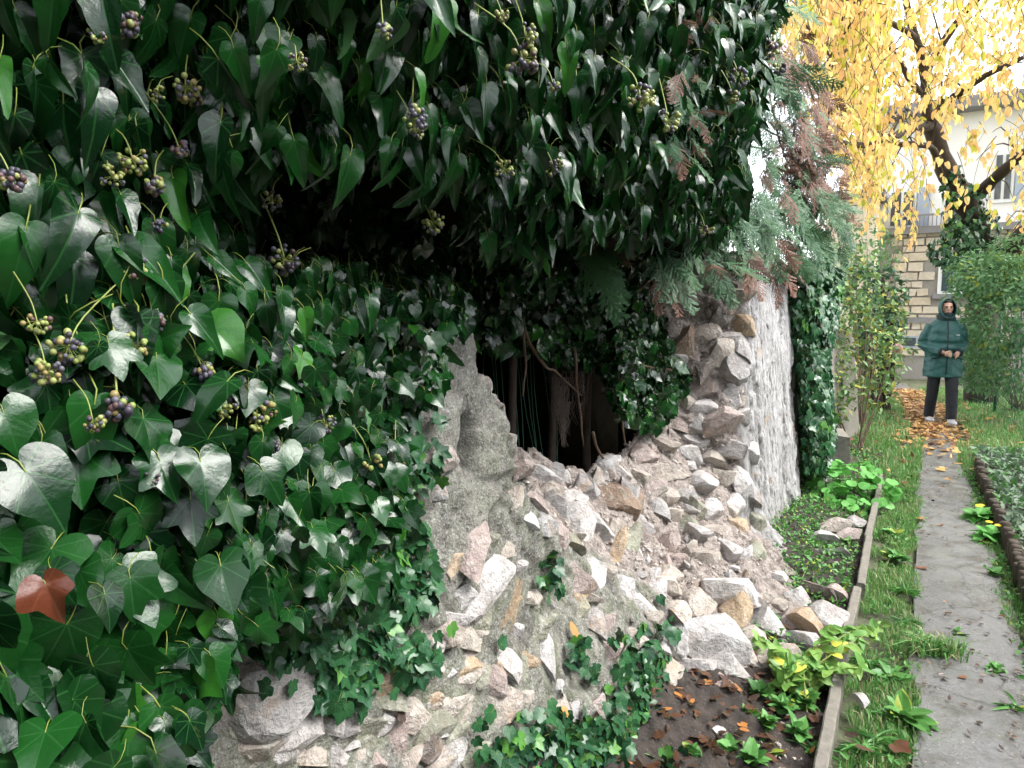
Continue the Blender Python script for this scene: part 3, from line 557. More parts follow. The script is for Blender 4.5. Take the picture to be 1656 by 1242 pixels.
def leaves(root, P, Yd, Zd, sc, ti, mat, hi, lo=None, n_ind=300, name='leaf', mass='foliage', occl=True):
    """P positions, Yd tip directions, Zd face normals, sc lengths, ti template ids -> the n_ind that show largest as parts, the rest as one mass"""
    P = np.asarray(P, float); N_ = len(P); R = frames(np.asarray(Yd, float), np.asarray(Zd, float)); rnd = RNG.random(N_); lo = lo or hi
    ctr = P + R[:, :, 1] * (sc * .4)[:, None]
    px, py, dz = project(ctr); size = sc / np.maximum(dz, .05) * F
    size = np.where((px > -10) & (px < 1666) & (py > -10) & (py < 1252) & (dz > .1), size * (.35 + np.abs((R[:, :, 2] * nrm(CAM - ctr)).sum(1))), 0)
    ok = size > 9
    acc = Acc(); own = []
    for k in range(N_):
        v_, t_, uv_ = lo[ti[k]]; acc.add(v_ @ R[k].T * sc[k] + P[k], t_, uv_, 0, rnd[k])
    if n_ind:
        if occl and ok.any():
            VV = np.concatenate(acc.V); TT = np.concatenate(acc.T); own = np.repeat(np.arange(N_), [len(lo[ti[k]][1]) for k in range(N_)])
            b = BVHTree.FromPolygons(VV.tolist(), TT.tolist()); CV = Vector(CAM)
            for k in np.nonzero(ok)[0]:
                good = 0
                for f_ in (.15, .45, .7):
                    q_ = P[k] + R[k][:, 1] * sc[k] * f_; dd = q_ - CAM; h = b.ray_cast(CV, Vector(nrm(dd)))
                    if h[2] is None or own[h[2]] == k or h[3] > np.linalg.norm(dd) - .01: good += 1
                    wz = WBVH.ray_cast(CV, Vector(nrm(dd)), float(np.linalg.norm(dd)) - .05)
                    if wz[0] is not None: good -= 1
                size[k] *= good / 3
        idx = np.argsort(-size)[:n_ind]; idx = idx[size[idx] > 8]
    else: idx = np.array([], int)
    sel = np.zeros(N_, bool); sel[idx] = True; base = np.array(root.location)
    me = {}
    for k in idx:
        if ti[k] not in me: me[ti[k]] = tpl_mesh(name, hi[ti[k]], [mat])
        o = obj(name, me[ti[k]], root); r_ = R[k] * sc[k]; p_ = P[k] - base
        o.matrix_basis = Matrix(((*r_[0], p_[0]), (*r_[1], p_[1]), (*r_[2], p_[2]), (0, 0, 0, 1)))
    a2 = Acc()
    for k in np.nonzero(~sel)[0]:
        a2.V.append(acc.V[k]); a2.T.append(acc.T[k] - (acc.T[k].min() - 0) + a2.n); a2.n += len(acc.V[k]); a2.U.append(acc.U[k]); a2.M.append(acc.M[k]); a2.R.append(acc.R[k])
    if a2.n: a2.build(mass, [mat], root, True, 'stuff')
    return idx
HI = (.3, .65, 1.0); LO = (.55, 1.0)
rA = dict(seed=100, fold=(.1, .5), curl=(.1, .6), wave=(.05, .16))
ADH, ADL = tplset([ADULT, ADULT, ADULT], 9, HI, .55, **rA), tplset([ADULT, ADULT, ADULT], 9, LO, .55, **rA)
rJ = dict(seed=200, fold=(-.05, .3), curl=(.0, .35), wave=(.03, .12))
JUH, JUL = tplset([LOBED, THREE, HEART, HEART], 12, HI, .5, **rJ), tplset([LOBED, THREE, HEART, HEART], 12, LO, .5, **rJ)
rS = dict(seed=300, fold=(-.05, .3), curl=(.0, .3), wave=(.02, .06))
SMH, SML = tplset([LOBED, LOBED, THREE], 9, LO, .5, **rS), tplset([LOBED, LOBED, THREE], 9, (1.0,), .5, **rS)
def cloud(poly, off, layers, spacing, ub_, vb_, seed, jit=.05):
    """points on sheets parallel to the wall, kept where the photograph shows the plant; uniform density in metres"""
    r = np.random.default_rng(seed); out = []; lay = []
    for L, dl in enumerate(layers):
        nn = int((ub_[1] - ub_[0]) * (vb_[1] - vb_[0]) / spacing ** 2)
        u_ = r.uniform(*ub_, nn); v_ = r.uniform(*vb_, nn); P0 = wpt(u_, v_, np.zeros(nn)); px, py, _ = project(P0)
        for _i in range(2):
            o_ = off(u_, v_) + dl + r.normal(0, jit, nn); P0 = wpt(u_, v_, o_); px, py, _ = project(P0)
        m = inpoly(px, py, poly); out.append(P0[m]); lay.append(np.full(m.sum(), L))
    return np.concatenate(out), np.concatenate(lay)
def ivy_dirs(n, r, out=.35, spread=.4, up=.35, nsp=.4):
    Y = -ZV * .85 + WN * out + r.normal(0, spread, (n, 3)); Z = WN * .9 - WT * .25 + ZV * up + r.normal(0, nsp, (n, 3)); return Y, Z
# ivy on the left wall; thinned where the photograph shows a dark hollow under the canopy
HOL = [(330, 190), (560, 170), (720, 250), (770, 400), (690, 455), (560, 420), (430, 420), (350, 330)]
polyL = [(-900, -500), (430, -500), (455, 120), (470, 260), (560, 400), (700, 430), (755, 470), (762, 515), (730, 545), (718, 600), (712, 640), (672, 655), (645, 640), (640, 700), (662, 760), (672, 820), (640, 860), (622, 905), (640, 950), (560, 990), (500, 1010), (420, 1050), (370, 1075), (345, 1150), (318, 1242), (290, 1700), (-900, 1700)]
def offL(u_, v_):
    b = lerp1(u_, [-3, -1.5, -1.1, -.8, -.5, -.2], [.38, .36, .26, .15, .09, .06])
    b = b * lerp1(v_, [0, .6, 1.0, 1.4, 1.75, 2.1, 3.2], [.75, .9, 1.0, .9, .75, 1.1, 1.6])
    P_ = np.column_stack([u_ * 2.6, v_ * 2.6, u_ * 0]); return b + .07 * fbm(P_, 3, 61) * (u_ < -.6)
r_ = np.random.default_rng(21)
ivyL = thing('ivy', 'large glossy wet ivy with dark berries covering the left of the wall', 'ivy', wpt(-1.2, 0.0, .1), 'ivy plants on the wall')
P, L = cloud(polyL, offL, (.05, .0, -.05, -.11), .034, (-2.9, -.2), (.0, 3.2), 31, .03)
px_, py_, _ = project(P); hol = inpoly(px_, py_, HOL); kp_ = ((P[:, 2] < 1.62) | (r_.random(len(P)) < .5)) & (~hol | (r_.random(len(P)) < .35)); P = P - WN * (.16 * hol)[:, None]; P = P[kp_]
Y, Z = ivy_dirs(len(P), r_, .3, .38, .45, .42); hang = (P[:, 2] > 1.6)[:, None]; Y = np.where(hang, Y - ZV * .5, Y)
upx, upy, udz = project(P); 
sc = np.interp(upx, [-200, 250, 420, 560, 720], [.064, .060, .050, .044, .042]) * np.interp(upy, [200, 700, 1100], [.95, 1.0, 1.15]) * r_.uniform(.6, 1.3, len(P)); sc = np.where(upy > 960, sc * np.interp(upx, [200, 330], [1, .7]), sc)
adult = (upy < 560 - .1 * upx) | (r_.random(len(P)) < .15)
ti = np.where(adult, r_.integers(0, 9, len(P)), 9 + r_.integers(0, 12, len(P)))
leaves(ivyL, P, Y, Z, sc * np.where(adult, 1.35, 1), ti, M['ivy'], ADH + JUH, ADL + JUL, 300)
# ivy canopy hanging over the wall top
polyC = [(330, -700), (1900, -900), (1330, -300), (1275, -40), (1245, 30), (1225, 60), (1240, 120), (1225, 190), (1200, 250), (1215, 300), (1185, 360), (1130, 385), (1080, 360), (1030, 400), (985, 350), (950, 400), (905, 360), (870, 420), (820, 380), (780, 400), (740, 290), (690, 300), (640, 255), (560, 270), (500, 225), (440, 250), (400, 330), (360, 270), (330, 120)]
def offC(u_, v_):
    return lerp1(u_, [-2, -.5, .5, 1.5, 3, 4.5], [.58, .62, .62, .56, .42, .25]) * lerp1(v_, [1.5, 1.75, 1.95, 2.2, 2.6, 3.5], [.1, .35, .68, .95, 1.1, 1.15]) + .10 * fbm(np.column_stack([u_ * 2.2, v_ * 2.2, u_ * 0]), 3, 62)
ivyC = thing('ivy', 'hanging ivy canopy drooping over the top of the wall above the breach', 'ivy', wpt(.6, 0.0, -.5), 'ivy plants on the wall')
P, L = cloud(polyC, offC, (.06, 0., -.07, -.16, -.28), .042, (-1.3, 4.6), (1.55, 4.6), 33, .045)
Y, Z = ivy_dirs(len(P), r_, .12, .26, .12, .55); sc = r_.uniform(.05, .092, len(P))
leaves(ivyC, P, Y, Z, sc, r_.integers(0, 9, len(P)), M['ivy'], ADH, ADL, 300)
# dark ivy curtain under the canopy and behind the breach
polyD = [(380, 200), (1120, 180), (1150, 330), (1120, 420), (1060, 440), (1075, 520), (1095, 590), (1110, 640), (1085, 690), (1010, 690), (985, 640), (965, 600), (920, 585), (860, 570), (800, 560), (775, 560), (740, 540), (690, 500), (560, 470), (400, 440)]
def offD(u_, v_): return lerp1(u_, [-1.2, -.4, .2, 1.0, 2.6], [.0, -.22, -.45, -.55, -.5]) + .06 * fbm(np.column_stack([u_ * 3, v_ * 3, u_ * 0]), 2, 63)
ivyD = thing('ivy', 'shaded dark ivy curtain hanging behind the gap in the wall', 'ivy', wpt(1.6, 0.0, -.75), 'ivy plants on the wall')
P, L = cloud(polyD, offD, (.04, -.04, -.12), .052, (-1.3, 3.2), (.7, 2.9), 35, .04)
px_, py_, _ = project(P); P = P[~inpoly(px_, py_, HOL) | (r_.random(len(P)) < .5)]
Y, Z = ivy_dirs(len(P), r_, .1, .3, .1, .35); sc = r_.uniform(.045, .075, len(P))
P2, L2 = cloud([(1000, 520), (1065, 500), (1085, 560), (1115, 600), (1105, 655), (1060, 700), (1000, 680)], lambda u_, v_: lerp1(u_, [1, 3], [-.32, -.32]), (.05, -.03), .05, (.4, 3), (.6, 1.8), 36, .04)
Y2, Z2 = ivy_dirs(len(P2), r_, .2, .4, .3, .5)
P = np.concatenate([P, P2]); Y = np.concatenate([Y, Y2]); Z = np.concatenate([Z, Z2]); sc = np.concatenate([sc, r_.uniform(.04, .07, len(P2))])
leaves(ivyD, P, Y, Z, sc, r_.integers(0, 12, len(P)), M['ivy'], JUH, JUL, 300)
# small-leaved ivy creeping on the wall face
ivyS = thing('ivy', 'small pale green trailing ivy creeping over the wall foot below the breach', 'ivy', wpt(.6, 0.0, .05), 'ivy plants on the wall')
SP = [((560, 650), (690, 830), 120), ((600, 830), (690, 1000), 90), ((420, 1000), (660, 1095), 190), ((500, 1080), (580, 1140), 30), ((640, 1040), (670, 1120), 14), ((985, 1000), (1100, 1200), 260), ((900, 1020), (960, 1100), 22), ((780, 1150), (1060, 1250), 260), ((930, 1150), (1060, 1230), 60), ((860, 880), (900, 960), 20), ((655, 920), (690, 985), 14), ((575, 860), (640, 960), 50)]
P = []; Z = []
for (x0, y0), (x1, y1), n_ in SP:
    for _ in range(n_):
        px, py = rs.gauss((x0 + x1) / 2, (x1 - x0) / 3.6), rs.gauss((y0 + y1) / 2, (y1 - y0) / 3.6); p, n, z = hit(px, py); P.append(p + nrm(n + WN * .5) * rs.uniform(.012, .06)); Z.append(nrm(n + ZV * .5 + (CAM - p) * .15))
P = np.array(P); Z = np.array(Z) + r_.normal(0, .3, P.shape); Y = -ZV * .7 + WN * .2 + r_.normal(0, .5, P.shape)
leaves(ivyS, P, Y, Z, r_.uniform(.026, .052, len(P)), r_.integers(0, 9, len(P)), M['ivy_small'], SMH, SML, 300, occl=False)
# woody stems in the canopy and curtain
def stems(root, specs, mat='twig', name='stem'):
    a = Acc()
    for pts, r0, r1 in specs:
        c = curve(pts, 14); c = c + .012 * np.stack([fbm(c * 9 + k * 5, 2, k) for k in range(3)], 1); v_, t_ = tube(c, np.linspace(r0, r1, 14), 6); a.add(v_, t_)
    return a.build(name, [M[mat]], root)
stems(ivyC, [([wpt(u0, .0, -.75), wpt(u0 + .1, 1.2, -.7), wpt(u0 - .1, 2.2, -.4), wpt(u0 + du, 2.9, .1)], .03, .008) for u0, du in ((.9, -.6), (1.7, .2), (2.4, .5), (-.4, -.3), (1.3, .6))], 'bark')
stems(ivyL, [([wpt(u0, .0, .03), wpt(u0 + .05, .8, .03), wpt(u0 - .1, 1.6, .03), wpt(u0 + du, 2.5, .15)], .012, .006) for u0, du in ((-1.5, .2), (-1.25, -.2), (-1.9, .1))], 'bark')
stems(ivyD, [([wpix(*a_, o_) for a_ in pts for o_ in (oo,)], .009, .004) for pts, oo in (([(840, 520), (880, 590), (900, 600), (940, 640)], -.5), ([(830, 480), (850, 560), (845, 640)], -.5), ([(1000, 600), (1005, 680), (1010, 720)], -.4), ([(930, 560), (935, 640), (945, 720)], -.5), ([(960, 700), (975, 740), (990, 760)], -.45), ([(1085, 600), (1040, 590), (1010, 560)], -.3))])
# hanging root mats in the gap
a = Acc()
for _ in range(170):
    bx, by, wd_, lx = rs.choice([(908, 610, 9, 115), (938, 600, 13, 90), (912, 650, 6, 75)]); x0 = rs.gauss(bx, wd_); ln = rs.uniform(.3, 1) * lx; oo = -.5 + rs.gauss(0, .03)
    c = np.array([wpix(x0 + (bx - x0) * k * .14 + rs.gauss(0, 4), by + ln * k / 4, oo) for k in range(5)]); v_, t_ = tube(c, .0011, 3, False); a.add(v_, t_)
a.build('aerial_root', [M['bark']], ivyD, True, 'stuff')
# ------------------------------------------------------------------ berry clusters
ico = bmesh.new(); bmesh.ops.create_icosphere(ico, subdivisions=2, radius=1); BV = np.array([x.co[:] for x in ico.verts]); BT = np.array([[x.index for x in f.verts] for f in ico.faces]); ico.free()
def cluster(root, p, size, nb, seed, split, stemto=None, dark=.5):
    r = np.random.default_rng(seed); a = Acc(); dirs = nrm(r.normal(size=(nb, 3)) + WN * .35 - ZV * .25); base = p + (ZV * .6 - WN * .4) * size
    pts = p + dirs * size * r.uniform(.75, 1.05, (nb, 1)) * (.62 if dark > .6 else 1); br = size * .2
    for q_ in pts: v_, t_ = tube(np.array([p + (q_ - p) * .05, p + (q_ - p) * .5 + ZV * size * .05, q_]), size * .022, 4, False); a.add(v_, t_)
    sx = r.normal(0, 1.2); v_, t_ = tube(curve([base + ZV * size * r.uniform(2, 4.5) - WN * size * 2.2 + WT * size * sx * 2, base + ZV * size * 1.2 + WT * size * sx * .5 - WN * size * .3, p], 9), size * .055, 5, False); a.add(v_, t_)
    c = a.build('berry_cluster', [M['stem']], root)
    c.location = (0, 0, 0)
    rnd = np.where(r.random(nb) < dark, r.uniform(.45, 1, nb), r.uniform(0, .4, nb))
    if split:
        if not hasattr(cluster, 'me'): cluster.me = [mesh_of('berry', BV, BT, [M['berry']], None, None, True, {'rnd': np.full(len(BV), x)}) for x in (0.0, .2, .4, .5, .6, .7, .85)]
        for q_, x in zip(pts, rnd):
            m_ = cluster.me2[int(x * 6.99)] if hasattr(cluster, 'me2') else None
            o = obj('berry', BERRY[int(x * 6.99)], c); s_ = br * r.uniform(.75, 1.2); o.location = q_ - np.array(root.location); o.scale = (s_, s_, s_ * 1.08)
    else:
        b = Acc()
        for q_, x in zip(pts, rnd): b.add(BV * br * r.uniform(.7, 1.2) + q_, BT, None, 0, x)
        bo = b.build('berry', [M['berry']], c, True, 'stuff'); bo.data.transform(Matrix.Translation(-Vector(root.location)))
def m_berry_fixed(k, c):
    n = NT('ripe_berry_%d' % k, 0.5); f = n.noise(90, 3); n.set('Base Color', n.mix(f, tuple(x * .75 for x in c), tuple(x * 1.25 for x in c))); return n.m
BERRY = [mesh_of('berry', BV, BT, [m_berry_fixed(k, c)]) for k, c in enumerate([(.20, .25, .06), (.24, .26, .08), (.22, .17, .06), (.09, .045, .045), (.035, .03, .042), (.05, .045, .065), (.085, .08, .10)])]
BC = '''200 38 46 .75 1;215 30 30 .9 1;160 55 26 .4 1;300 140 34 .3 1;315 160 26 .8 1;255 150 20 .1 0;468 30 32 .95 1;480 100 24 .1 0;430 148 28 .85 0;395 135 26 .1 0;290 240 32 .85 1;20 290 42 .8 1;215 258 34 .3 1;250 300 36 .7 1;258 365 26 .9 1;180 285 28 .15 1;440 325 24 .5 0;220 435 36 .3 1;250 520 42 .85 1;110 560 40 .45 1;75 600 34 .4 1;60 520 30 .1 1;215 560 36 .1 1;190 655 52 .75 1;150 680 30 .5 1;330 602 36 .7 1;365 660 26 .05 0;425 665 32 .1 1;415 685 30 .8 0;510 512 20 .7 0;460 420 34 .4 0;525 685 26 .5 0;440 720 26 .7 0;245 775 22 .5 0;600 745 30 .1 1;640 745 26 .5 0;620 50 30 .95 0;668 195 34 .3 0;675 215 22 .9 0;845 95 38 .6 0;850 60 30 .2 0;812 22 26 .95 0;1036 158 34 .45 0;895 138 24 .9 0;815 275 24 .2 0;895 270 22 .3 0;700 360 28 .15 0;1195 125 26 .3 0;1240 75 34 .6 0;1185 155 24 .8 0;1260 110 24 .8 0;1080 195 28 .3 0;1140 370 20 .5 0'''
for k, s in enumerate(BC.split(';')):
    px, py, sz, dk, sp = s.split(); px, py, sz, dk = float(px), float(py), float(sz), float(dk); rootv = ivyL if px < 480 or (py > 400 and px < 700) else ivyC
    if rootv is ivyL: off = float(offL(np.array([wuv(px, py, .2)[0]]), np.array([wuv(px, py, .2)[1]]))[0]) + .085
    else: off = float(offC(np.array([wuv(px, py, .3)[0]]), np.array([wuv(px, py, .3)[1]]))[0]) + .10
    p = wpix(px, py, off); size = sz * .66 * ((p - CAM) @ CF) / F
    cluster(rootv, p, size, 32 if sz > 30 else 22, 500 + k, sp == '1', None, dk)
# ------------------------------------------------------------------ solid twig cores inside the hedge, interior shade painted near-black (ivy grows over them)
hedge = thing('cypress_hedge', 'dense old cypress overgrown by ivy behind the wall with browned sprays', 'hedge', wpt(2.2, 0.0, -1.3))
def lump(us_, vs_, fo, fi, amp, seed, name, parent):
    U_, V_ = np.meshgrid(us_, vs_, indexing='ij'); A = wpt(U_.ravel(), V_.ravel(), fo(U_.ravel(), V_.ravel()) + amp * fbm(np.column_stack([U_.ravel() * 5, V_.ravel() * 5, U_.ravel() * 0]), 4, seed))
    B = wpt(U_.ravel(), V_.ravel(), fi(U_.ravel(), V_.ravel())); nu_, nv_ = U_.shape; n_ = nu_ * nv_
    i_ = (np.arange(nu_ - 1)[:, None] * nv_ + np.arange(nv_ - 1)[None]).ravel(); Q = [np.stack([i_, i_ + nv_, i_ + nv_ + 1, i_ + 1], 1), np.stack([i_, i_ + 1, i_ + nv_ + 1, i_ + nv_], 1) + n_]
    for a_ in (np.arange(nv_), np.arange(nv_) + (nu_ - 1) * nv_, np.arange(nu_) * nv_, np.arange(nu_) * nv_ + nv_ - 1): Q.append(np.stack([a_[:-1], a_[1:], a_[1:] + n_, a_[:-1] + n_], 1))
    return obj(name, mesh_of(name, np.concatenate([A, B]) - np.array(parent.location), quads(np.concatenate(Q)), [M['shade_core']]), parent)
lump(np.linspace(-6, 4.2, 90), np.linspace(1.95, 4.6, 40), lambda a_, b_: lerp1(a_, [-6, -1, .5, 2, 3, 4.2], [.2, .28, .28, .15, -.1, -.6]) - .25 * (b_ < 2.1), lambda a_, b_: -2.2 + a_ * 0, .12, 91, 'inner_shade_core', hedge)
lump(np.linspace(-6, 6.5, 60), np.linspace(-.2, 3, 24), lambda a_, b_: -1.75 + 0 * a_, lambda a_, b_: -2.3 + a_ * 0, .18, 92, 'rear_shade_core', hedge)
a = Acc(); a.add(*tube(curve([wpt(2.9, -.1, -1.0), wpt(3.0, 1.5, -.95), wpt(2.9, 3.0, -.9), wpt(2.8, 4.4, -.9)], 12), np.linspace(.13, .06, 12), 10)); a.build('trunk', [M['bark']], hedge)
def spray_tpl(seed, droop=.25):
    r = np.random.default_rng(seed); a = Acc()
    def rib(p0, p1, w0, w1, nz):
        t_ = nrm(p1 - p0); s_ = nrm(np.cross(t_, nz)); a.add(np.array([p0 - s_ * w0, p0 + s_ * w0, p1 + s_ * w1, p1 - s_ * w1]), [[0, 1, 2], [0, 2, 3]])
    def mid(t_): return np.array([.05 * math.sin(3 * t_ + seed), t_, -droop * t_ * t_])
    nz = np.array([0, 0, 1.0])
    for k in range(8): rib(mid(k / 8), mid((k + 1) / 8), .014, .010, nz)
    for k in range(20):
        t_ = .08 + .9 * k / 20; sg = 1 if k % 2 else -1; L_ = (.42 * (1 - t_) ** .8 + .07) * r.uniform(.75, 1.15); p0 = mid(t_)
        dr = nrm(np.array([sg * .62, .8 + r.normal(0, .1), -.12 + r.normal(0, .14)])); p1 = p0 + dr * L_ - nz * L_ * .15; rib(p0, p1, .012, .008, nz)
        for j in range(int(4 + L_ * 14)):
            q = .12 + .88 * j / (4 + L_ * 14); b0 = p0 + (p1 - p0) * q; s2 = 1 if j % 2 else -1; l2 = .085 * (1.1 - .6 * q)
            d2 = nrm(dr * .95 + np.array([-dr[1] * s2, dr[0] * s2, r.normal(0, .4)]) * .5); rib(b0, b0 + d2 * l2 * r.uniform(.6, 1.3), .013, .006, nz)
    return np.concatenate(a.V), np.concatenate(a.T), np.column_stack([np.concatenate(a.V)[:, :2]])
SPR = [spray_tpl(s) for s in range(5)]
def sprays(regs, mat, name, seed, n_ind):
    r = np.random.default_rng(seed); P = []; Y = []; Z = []; sc = []
    for x0, y0, x1, y1, n_, off, s0 in regs:
        for _ in range(n_):
            p = wpix(r.uniform(x0, x1), r.uniform(y0, y1), off + r.normal(0, .07)); P.append(p)
            Y.append(WN * .5 - ZV * r.uniform(.2, .9) + WT * r.normal(-.1, .6) + r.normal(0, .25, 3)); Z.append(WN * .5 + ZV * .6 - WT * .4 + r.normal(0, .35, 3)); sc.append(s0 * r.uniform(.7, 1.25))
    P = np.array(P); return leaves(hedge, P, np.array(Y), np.array(Z), np.array(sc), r.integers(0, 5, len(P)), mat, SPR, SPR, n_ind, name, 'spray_mass', False)
sprays([(1075, 60, 1130, 260, 60, .55, .10), (1130, 300, 1360, 385, 70, .12, .28), (1225, 100, 1330, 330, 80, .05, .26), (1250, 60, 1300, 200, 30, .05, .24), (1060, 395, 1180, 425, 14, .05, .24), (920, 290, 990, 420, 14, .05, .26), (1270, 300, 1365, 420, 50, .1, .28), (1100, 330, 1250, 395, 30, -.05, .26), (1190, 0, 1260, 120, 20, .35, .24), (1250, -300, 1330, 0, 40, -.1, .3), (1230, 250, 1360, 400, 50, -.1, .3)], M['thuja'], 'spray', 71, 200)
sprays([(1235, 60, 1310, 130, 30, .12, .22), (1260, 130, 1335, 240, 50, .1, .24), (1270, 210, 1365, 350, 75, .05, .25), (1080, 10, 1125, 240, 40, .56, .09), (1060, 430, 1105, 455, 6, .05, .2), (1110, 405, 1150, 425, 6, .05, .18), (1185, 390, 1215, 440, 6, .15, .22), (1240, 380, 1265, 430, 7, .15, .24), (950, 290, 985, 380, 6, .1, .22), (1230, 190, 1300, 290, 30, .0, .24)], M['thuja_dead'], 'dead_spray', 72, 180)
stems(hedge, [([wpix(1190, 330, -.2), wpix(1240, 370, .05), wpix(1290, 390, .15)], .008, .003), ([wpix(1180, 200, -.3), wpix(1240, 210, -.1), wpix(1330, 270, .1)], .012, .004), ([wpix(1230, 60, -.3), wpix(1260, 230, -.1), wpix(1300, 300, .1)], .012, .004), ([wpix(1200, 235, -.2), wpix(1240, 240, .0), wpix(1290, 230, .1)], .009, .004)], 'twig', 'branch')
#@@MORE
# ------------------------------------------------------------------ generic plants
OV = tplset([OVAL, [(0, 1.0), (10, .84), (24, .64), (45, .44), (80, .30), (130, .16), (180, .02)]], 6, (1.0,), .15, 400, (.05, .3), (.1, .5), (.0, .05), .02)
OVB = tplset([[(0, 1.0), (8, .88), (22, .70), (45, .50), (80, .36), (130, .20), (180, .03)]], 5, (.5, 1.0), .25, 420, (.05, .3), (.1, .5), (.02, .06), .018)
RD = tplset([ROUND], 4, (.5, 1.0), 1.2, 440, (-.05, .1), (-.1, .1), (.03, .08), .025)
BL = tplset([[(0, 1.0), (3, .8), (7, .55), (14, .30), (35, .12), (90, .055), (180, .02)]], 5, (1.0,), 0, 460, (.1, .3), (.2, .9), (0, .02))
def vol(blobs, n, seed, inner=.55):
    r = np.random.default_rng(seed); P = []; Nn_ = []; wts = np.array([b[1][0] * b[1][1] * b[1][2] for b in blobs]) ** .67; wts /= wts.sum()
    for (c, rad), w_ in zip(blobs, wts):
        m = max(4, int(n * w_)); d_ = nrm(r.normal(size=(m, 3))); q = r.uniform(inner, 1.06, (m, 1)) ** .6; q = q * (1 + .22 * fbm(d_ * 2.3 + np.asarray(c) * 3, 3, seed)[:, None])
        P.append(np.asarray(c) + d_ * q * np.asarray(rad)); Nn_.append(nrm(d_ / np.asarray(rad)))
    return np.concatenate(P), np.concatenate(Nn_)
def bush(root, blobs, n, lf, mat, tpl, seed, n_ind=0, branch='twig', base=None, br=.012, droop=.3, nb=4):
    P, Nn_ = vol(blobs, n, seed, .12 if nb == 1 else .55); r = np.random.default_rng(seed + 1); keep = P[:, 2] > .02; P, Nn_ = P[keep], Nn_[keep]
    Y = Nn_ * .7 - ZV * droop + r.normal(0, .5, P.shape); Z = Nn_ * .4 + ZV * .7 + r.normal(0, .4, P.shape)
    leaves(root, P, Y, Z, lf * r.uniform(.6, 1.25, len(P)), r.integers(0, len(tpl), len(P)), mat, tpl, tpl, n_ind, 'leaf', 'foliage', n_ind > 0)
    b = np.array(root.location) if base is None else np.asarray(base); a = Acc()
    for c, rad in blobs:
        for _ in range(nb):
            e_ = np.asarray(c) + r.normal(0, .45, 3) * np.asarray(rad); m_ = (b + e_) / 2 + r.normal(0, .08, 3); bb = b + np.array([r.normal(0, .05), r.normal(0, .05), 0]); v_, t_ = tube(curve([bb, m_, e_], 8), np.linspace(br, br * .3, 8), 5); a.add(v_, t_)
    if nb: a.build('branch', [M[branch]], root)
def rosette(name, label, cat, p, n, ln, mat, tpl, seed, group=None, up=.5):
    t = thing(name, label, cat, p, group); r = np.random.default_rng(seed); an = r.uniform(0, 6.28, n); el = r.uniform(.1, up * 2, n); D_ = np.stack([np.cos(an), np.sin(an), el], 1)
    leaves(t, np.repeat([p], n, 0) + r.normal(0, .008, (n, 3)) + ZV * .01, D_, ZV - D_ * .2 + r.normal(0, .2, (n, 3)), ln * r.uniform(.6, 1.2, n), r.integers(0, len(tpl), n), mat, tpl, tpl, 60, 'leaf', 'foliage', False); return t
# ------------------------------------------------------------------ house behind
def m_housestone():
    n = NT('house_stone', .85); r = n.info('Random'); f = n.noise(14, 5)
    n.set('Base Color', n.mix(n.map(f, .3, .7, 0, .5), n.ramp(r, (0, (.50, .43, .34)), (.5, (.62, .56, .47)), (1, (.42, .38, .33))), (.68, .63, .56))); n.bump(f, .6, .02); return n.m
M['house_stone'] = m_housestone()
M['house_mortar'] = m_plain('house_mortar', (.30, .285, .27), .9, .2, 20, .3)
M['render_white'] = m_plain('pale_render', (.82, .82, .83), .85, .06, 2)
M['cream'] = m_plain('cream_render', (.70, .60, .47), .85, .06, 2)
M['ledge'] = m_plain('grey_ledge', (.22, .22, .235), .8, .15, 10)
M['frame'] = m_plain('window_frame_white', (.75, .78, .80), .5, .05, 8)
M['shutter'] = m_plain('blue_grey_shutter', (.34, .40, .50), .6, .1, 10)
def m_glass():
    n = NT('window_glass', .05); n.set('Base Color', (.06, .08, .10)); n.set('Specular IOR Level', .8); return n.m
M['glass'] = m_glass()
HD = 17.0                                  # camera depth of the facade
hc = at(1500, 560, HD); HY = hc[1]
def hx(px): d = ray(px, 500); return d[0] / d[1] * HY
def hz(px, py): d = ray(px, py); return EYE + d[2] / d[1] * HY
house = thing('house', 'stone house with pale upper storey behind the autumn tree', 'house', (hx(1500), HY, 0))
def hpart(name, x0, x1, z0, z1, y0, dep, mat, parent):
    v_, t_ = box(((x0 + x1) / 2, y0 + dep / 2, (z0 + z1) / 2), (x1 - x0, dep, z1 - z0)); return obj(name, mesh_of(name, v_ - np.array(house.location), t_, [mat], smooth=False), parent)
zc = hz(1480, 378); XL, XR = hx(1395), hx(1700)
wx0, wx1, wz0, wz1 = hx(1516), hx(1566), hz(1540, 474), hz(1540, 420)
hw_ = hpart('stone_storey', XL, XR, -.2, zc, HY, .3, M['house_mortar'], house)
rh = random.Random(9); zrow = -.1; ns = 0
while zrow < zc - .05:
    hgt = rh.uniform(.15, .27); hgt = min(hgt, zc - zrow); x = XL + rh.uniform(-.2, 0)
    while x < XR:
        wd = rh.uniform(.2, .5) if hgt > .18 else rh.uniform(.26, .55); x1 = min(x + wd, XR)
        if not (x1 > wx0 - .05 and x < wx1 + .05 and zrow + hgt > wz0 - .1 and zrow < wz1 + .1) and ns < 300 and x1 - x > .08 and hx(1425) < x < hx(1625) and zrow > .35 and hgt > .06:
            g = .018; v_, t_ = box((0, 0, 0), (1, 1, 1)); v_ = v_ + np.random.default_rng(ns).normal(0, .035, v_.shape); q = v_ * (x1 - x - g * 2, .09, hgt - g * 2) + ((x + x1) / 2, HY - .02, zrow + hgt / 2)
            obj('stone', mesh_of('stone', q - np.array(house.location), t_, [M['house_stone']], smooth=False), house); ns += 1
        x = x1
    zrow += hgt
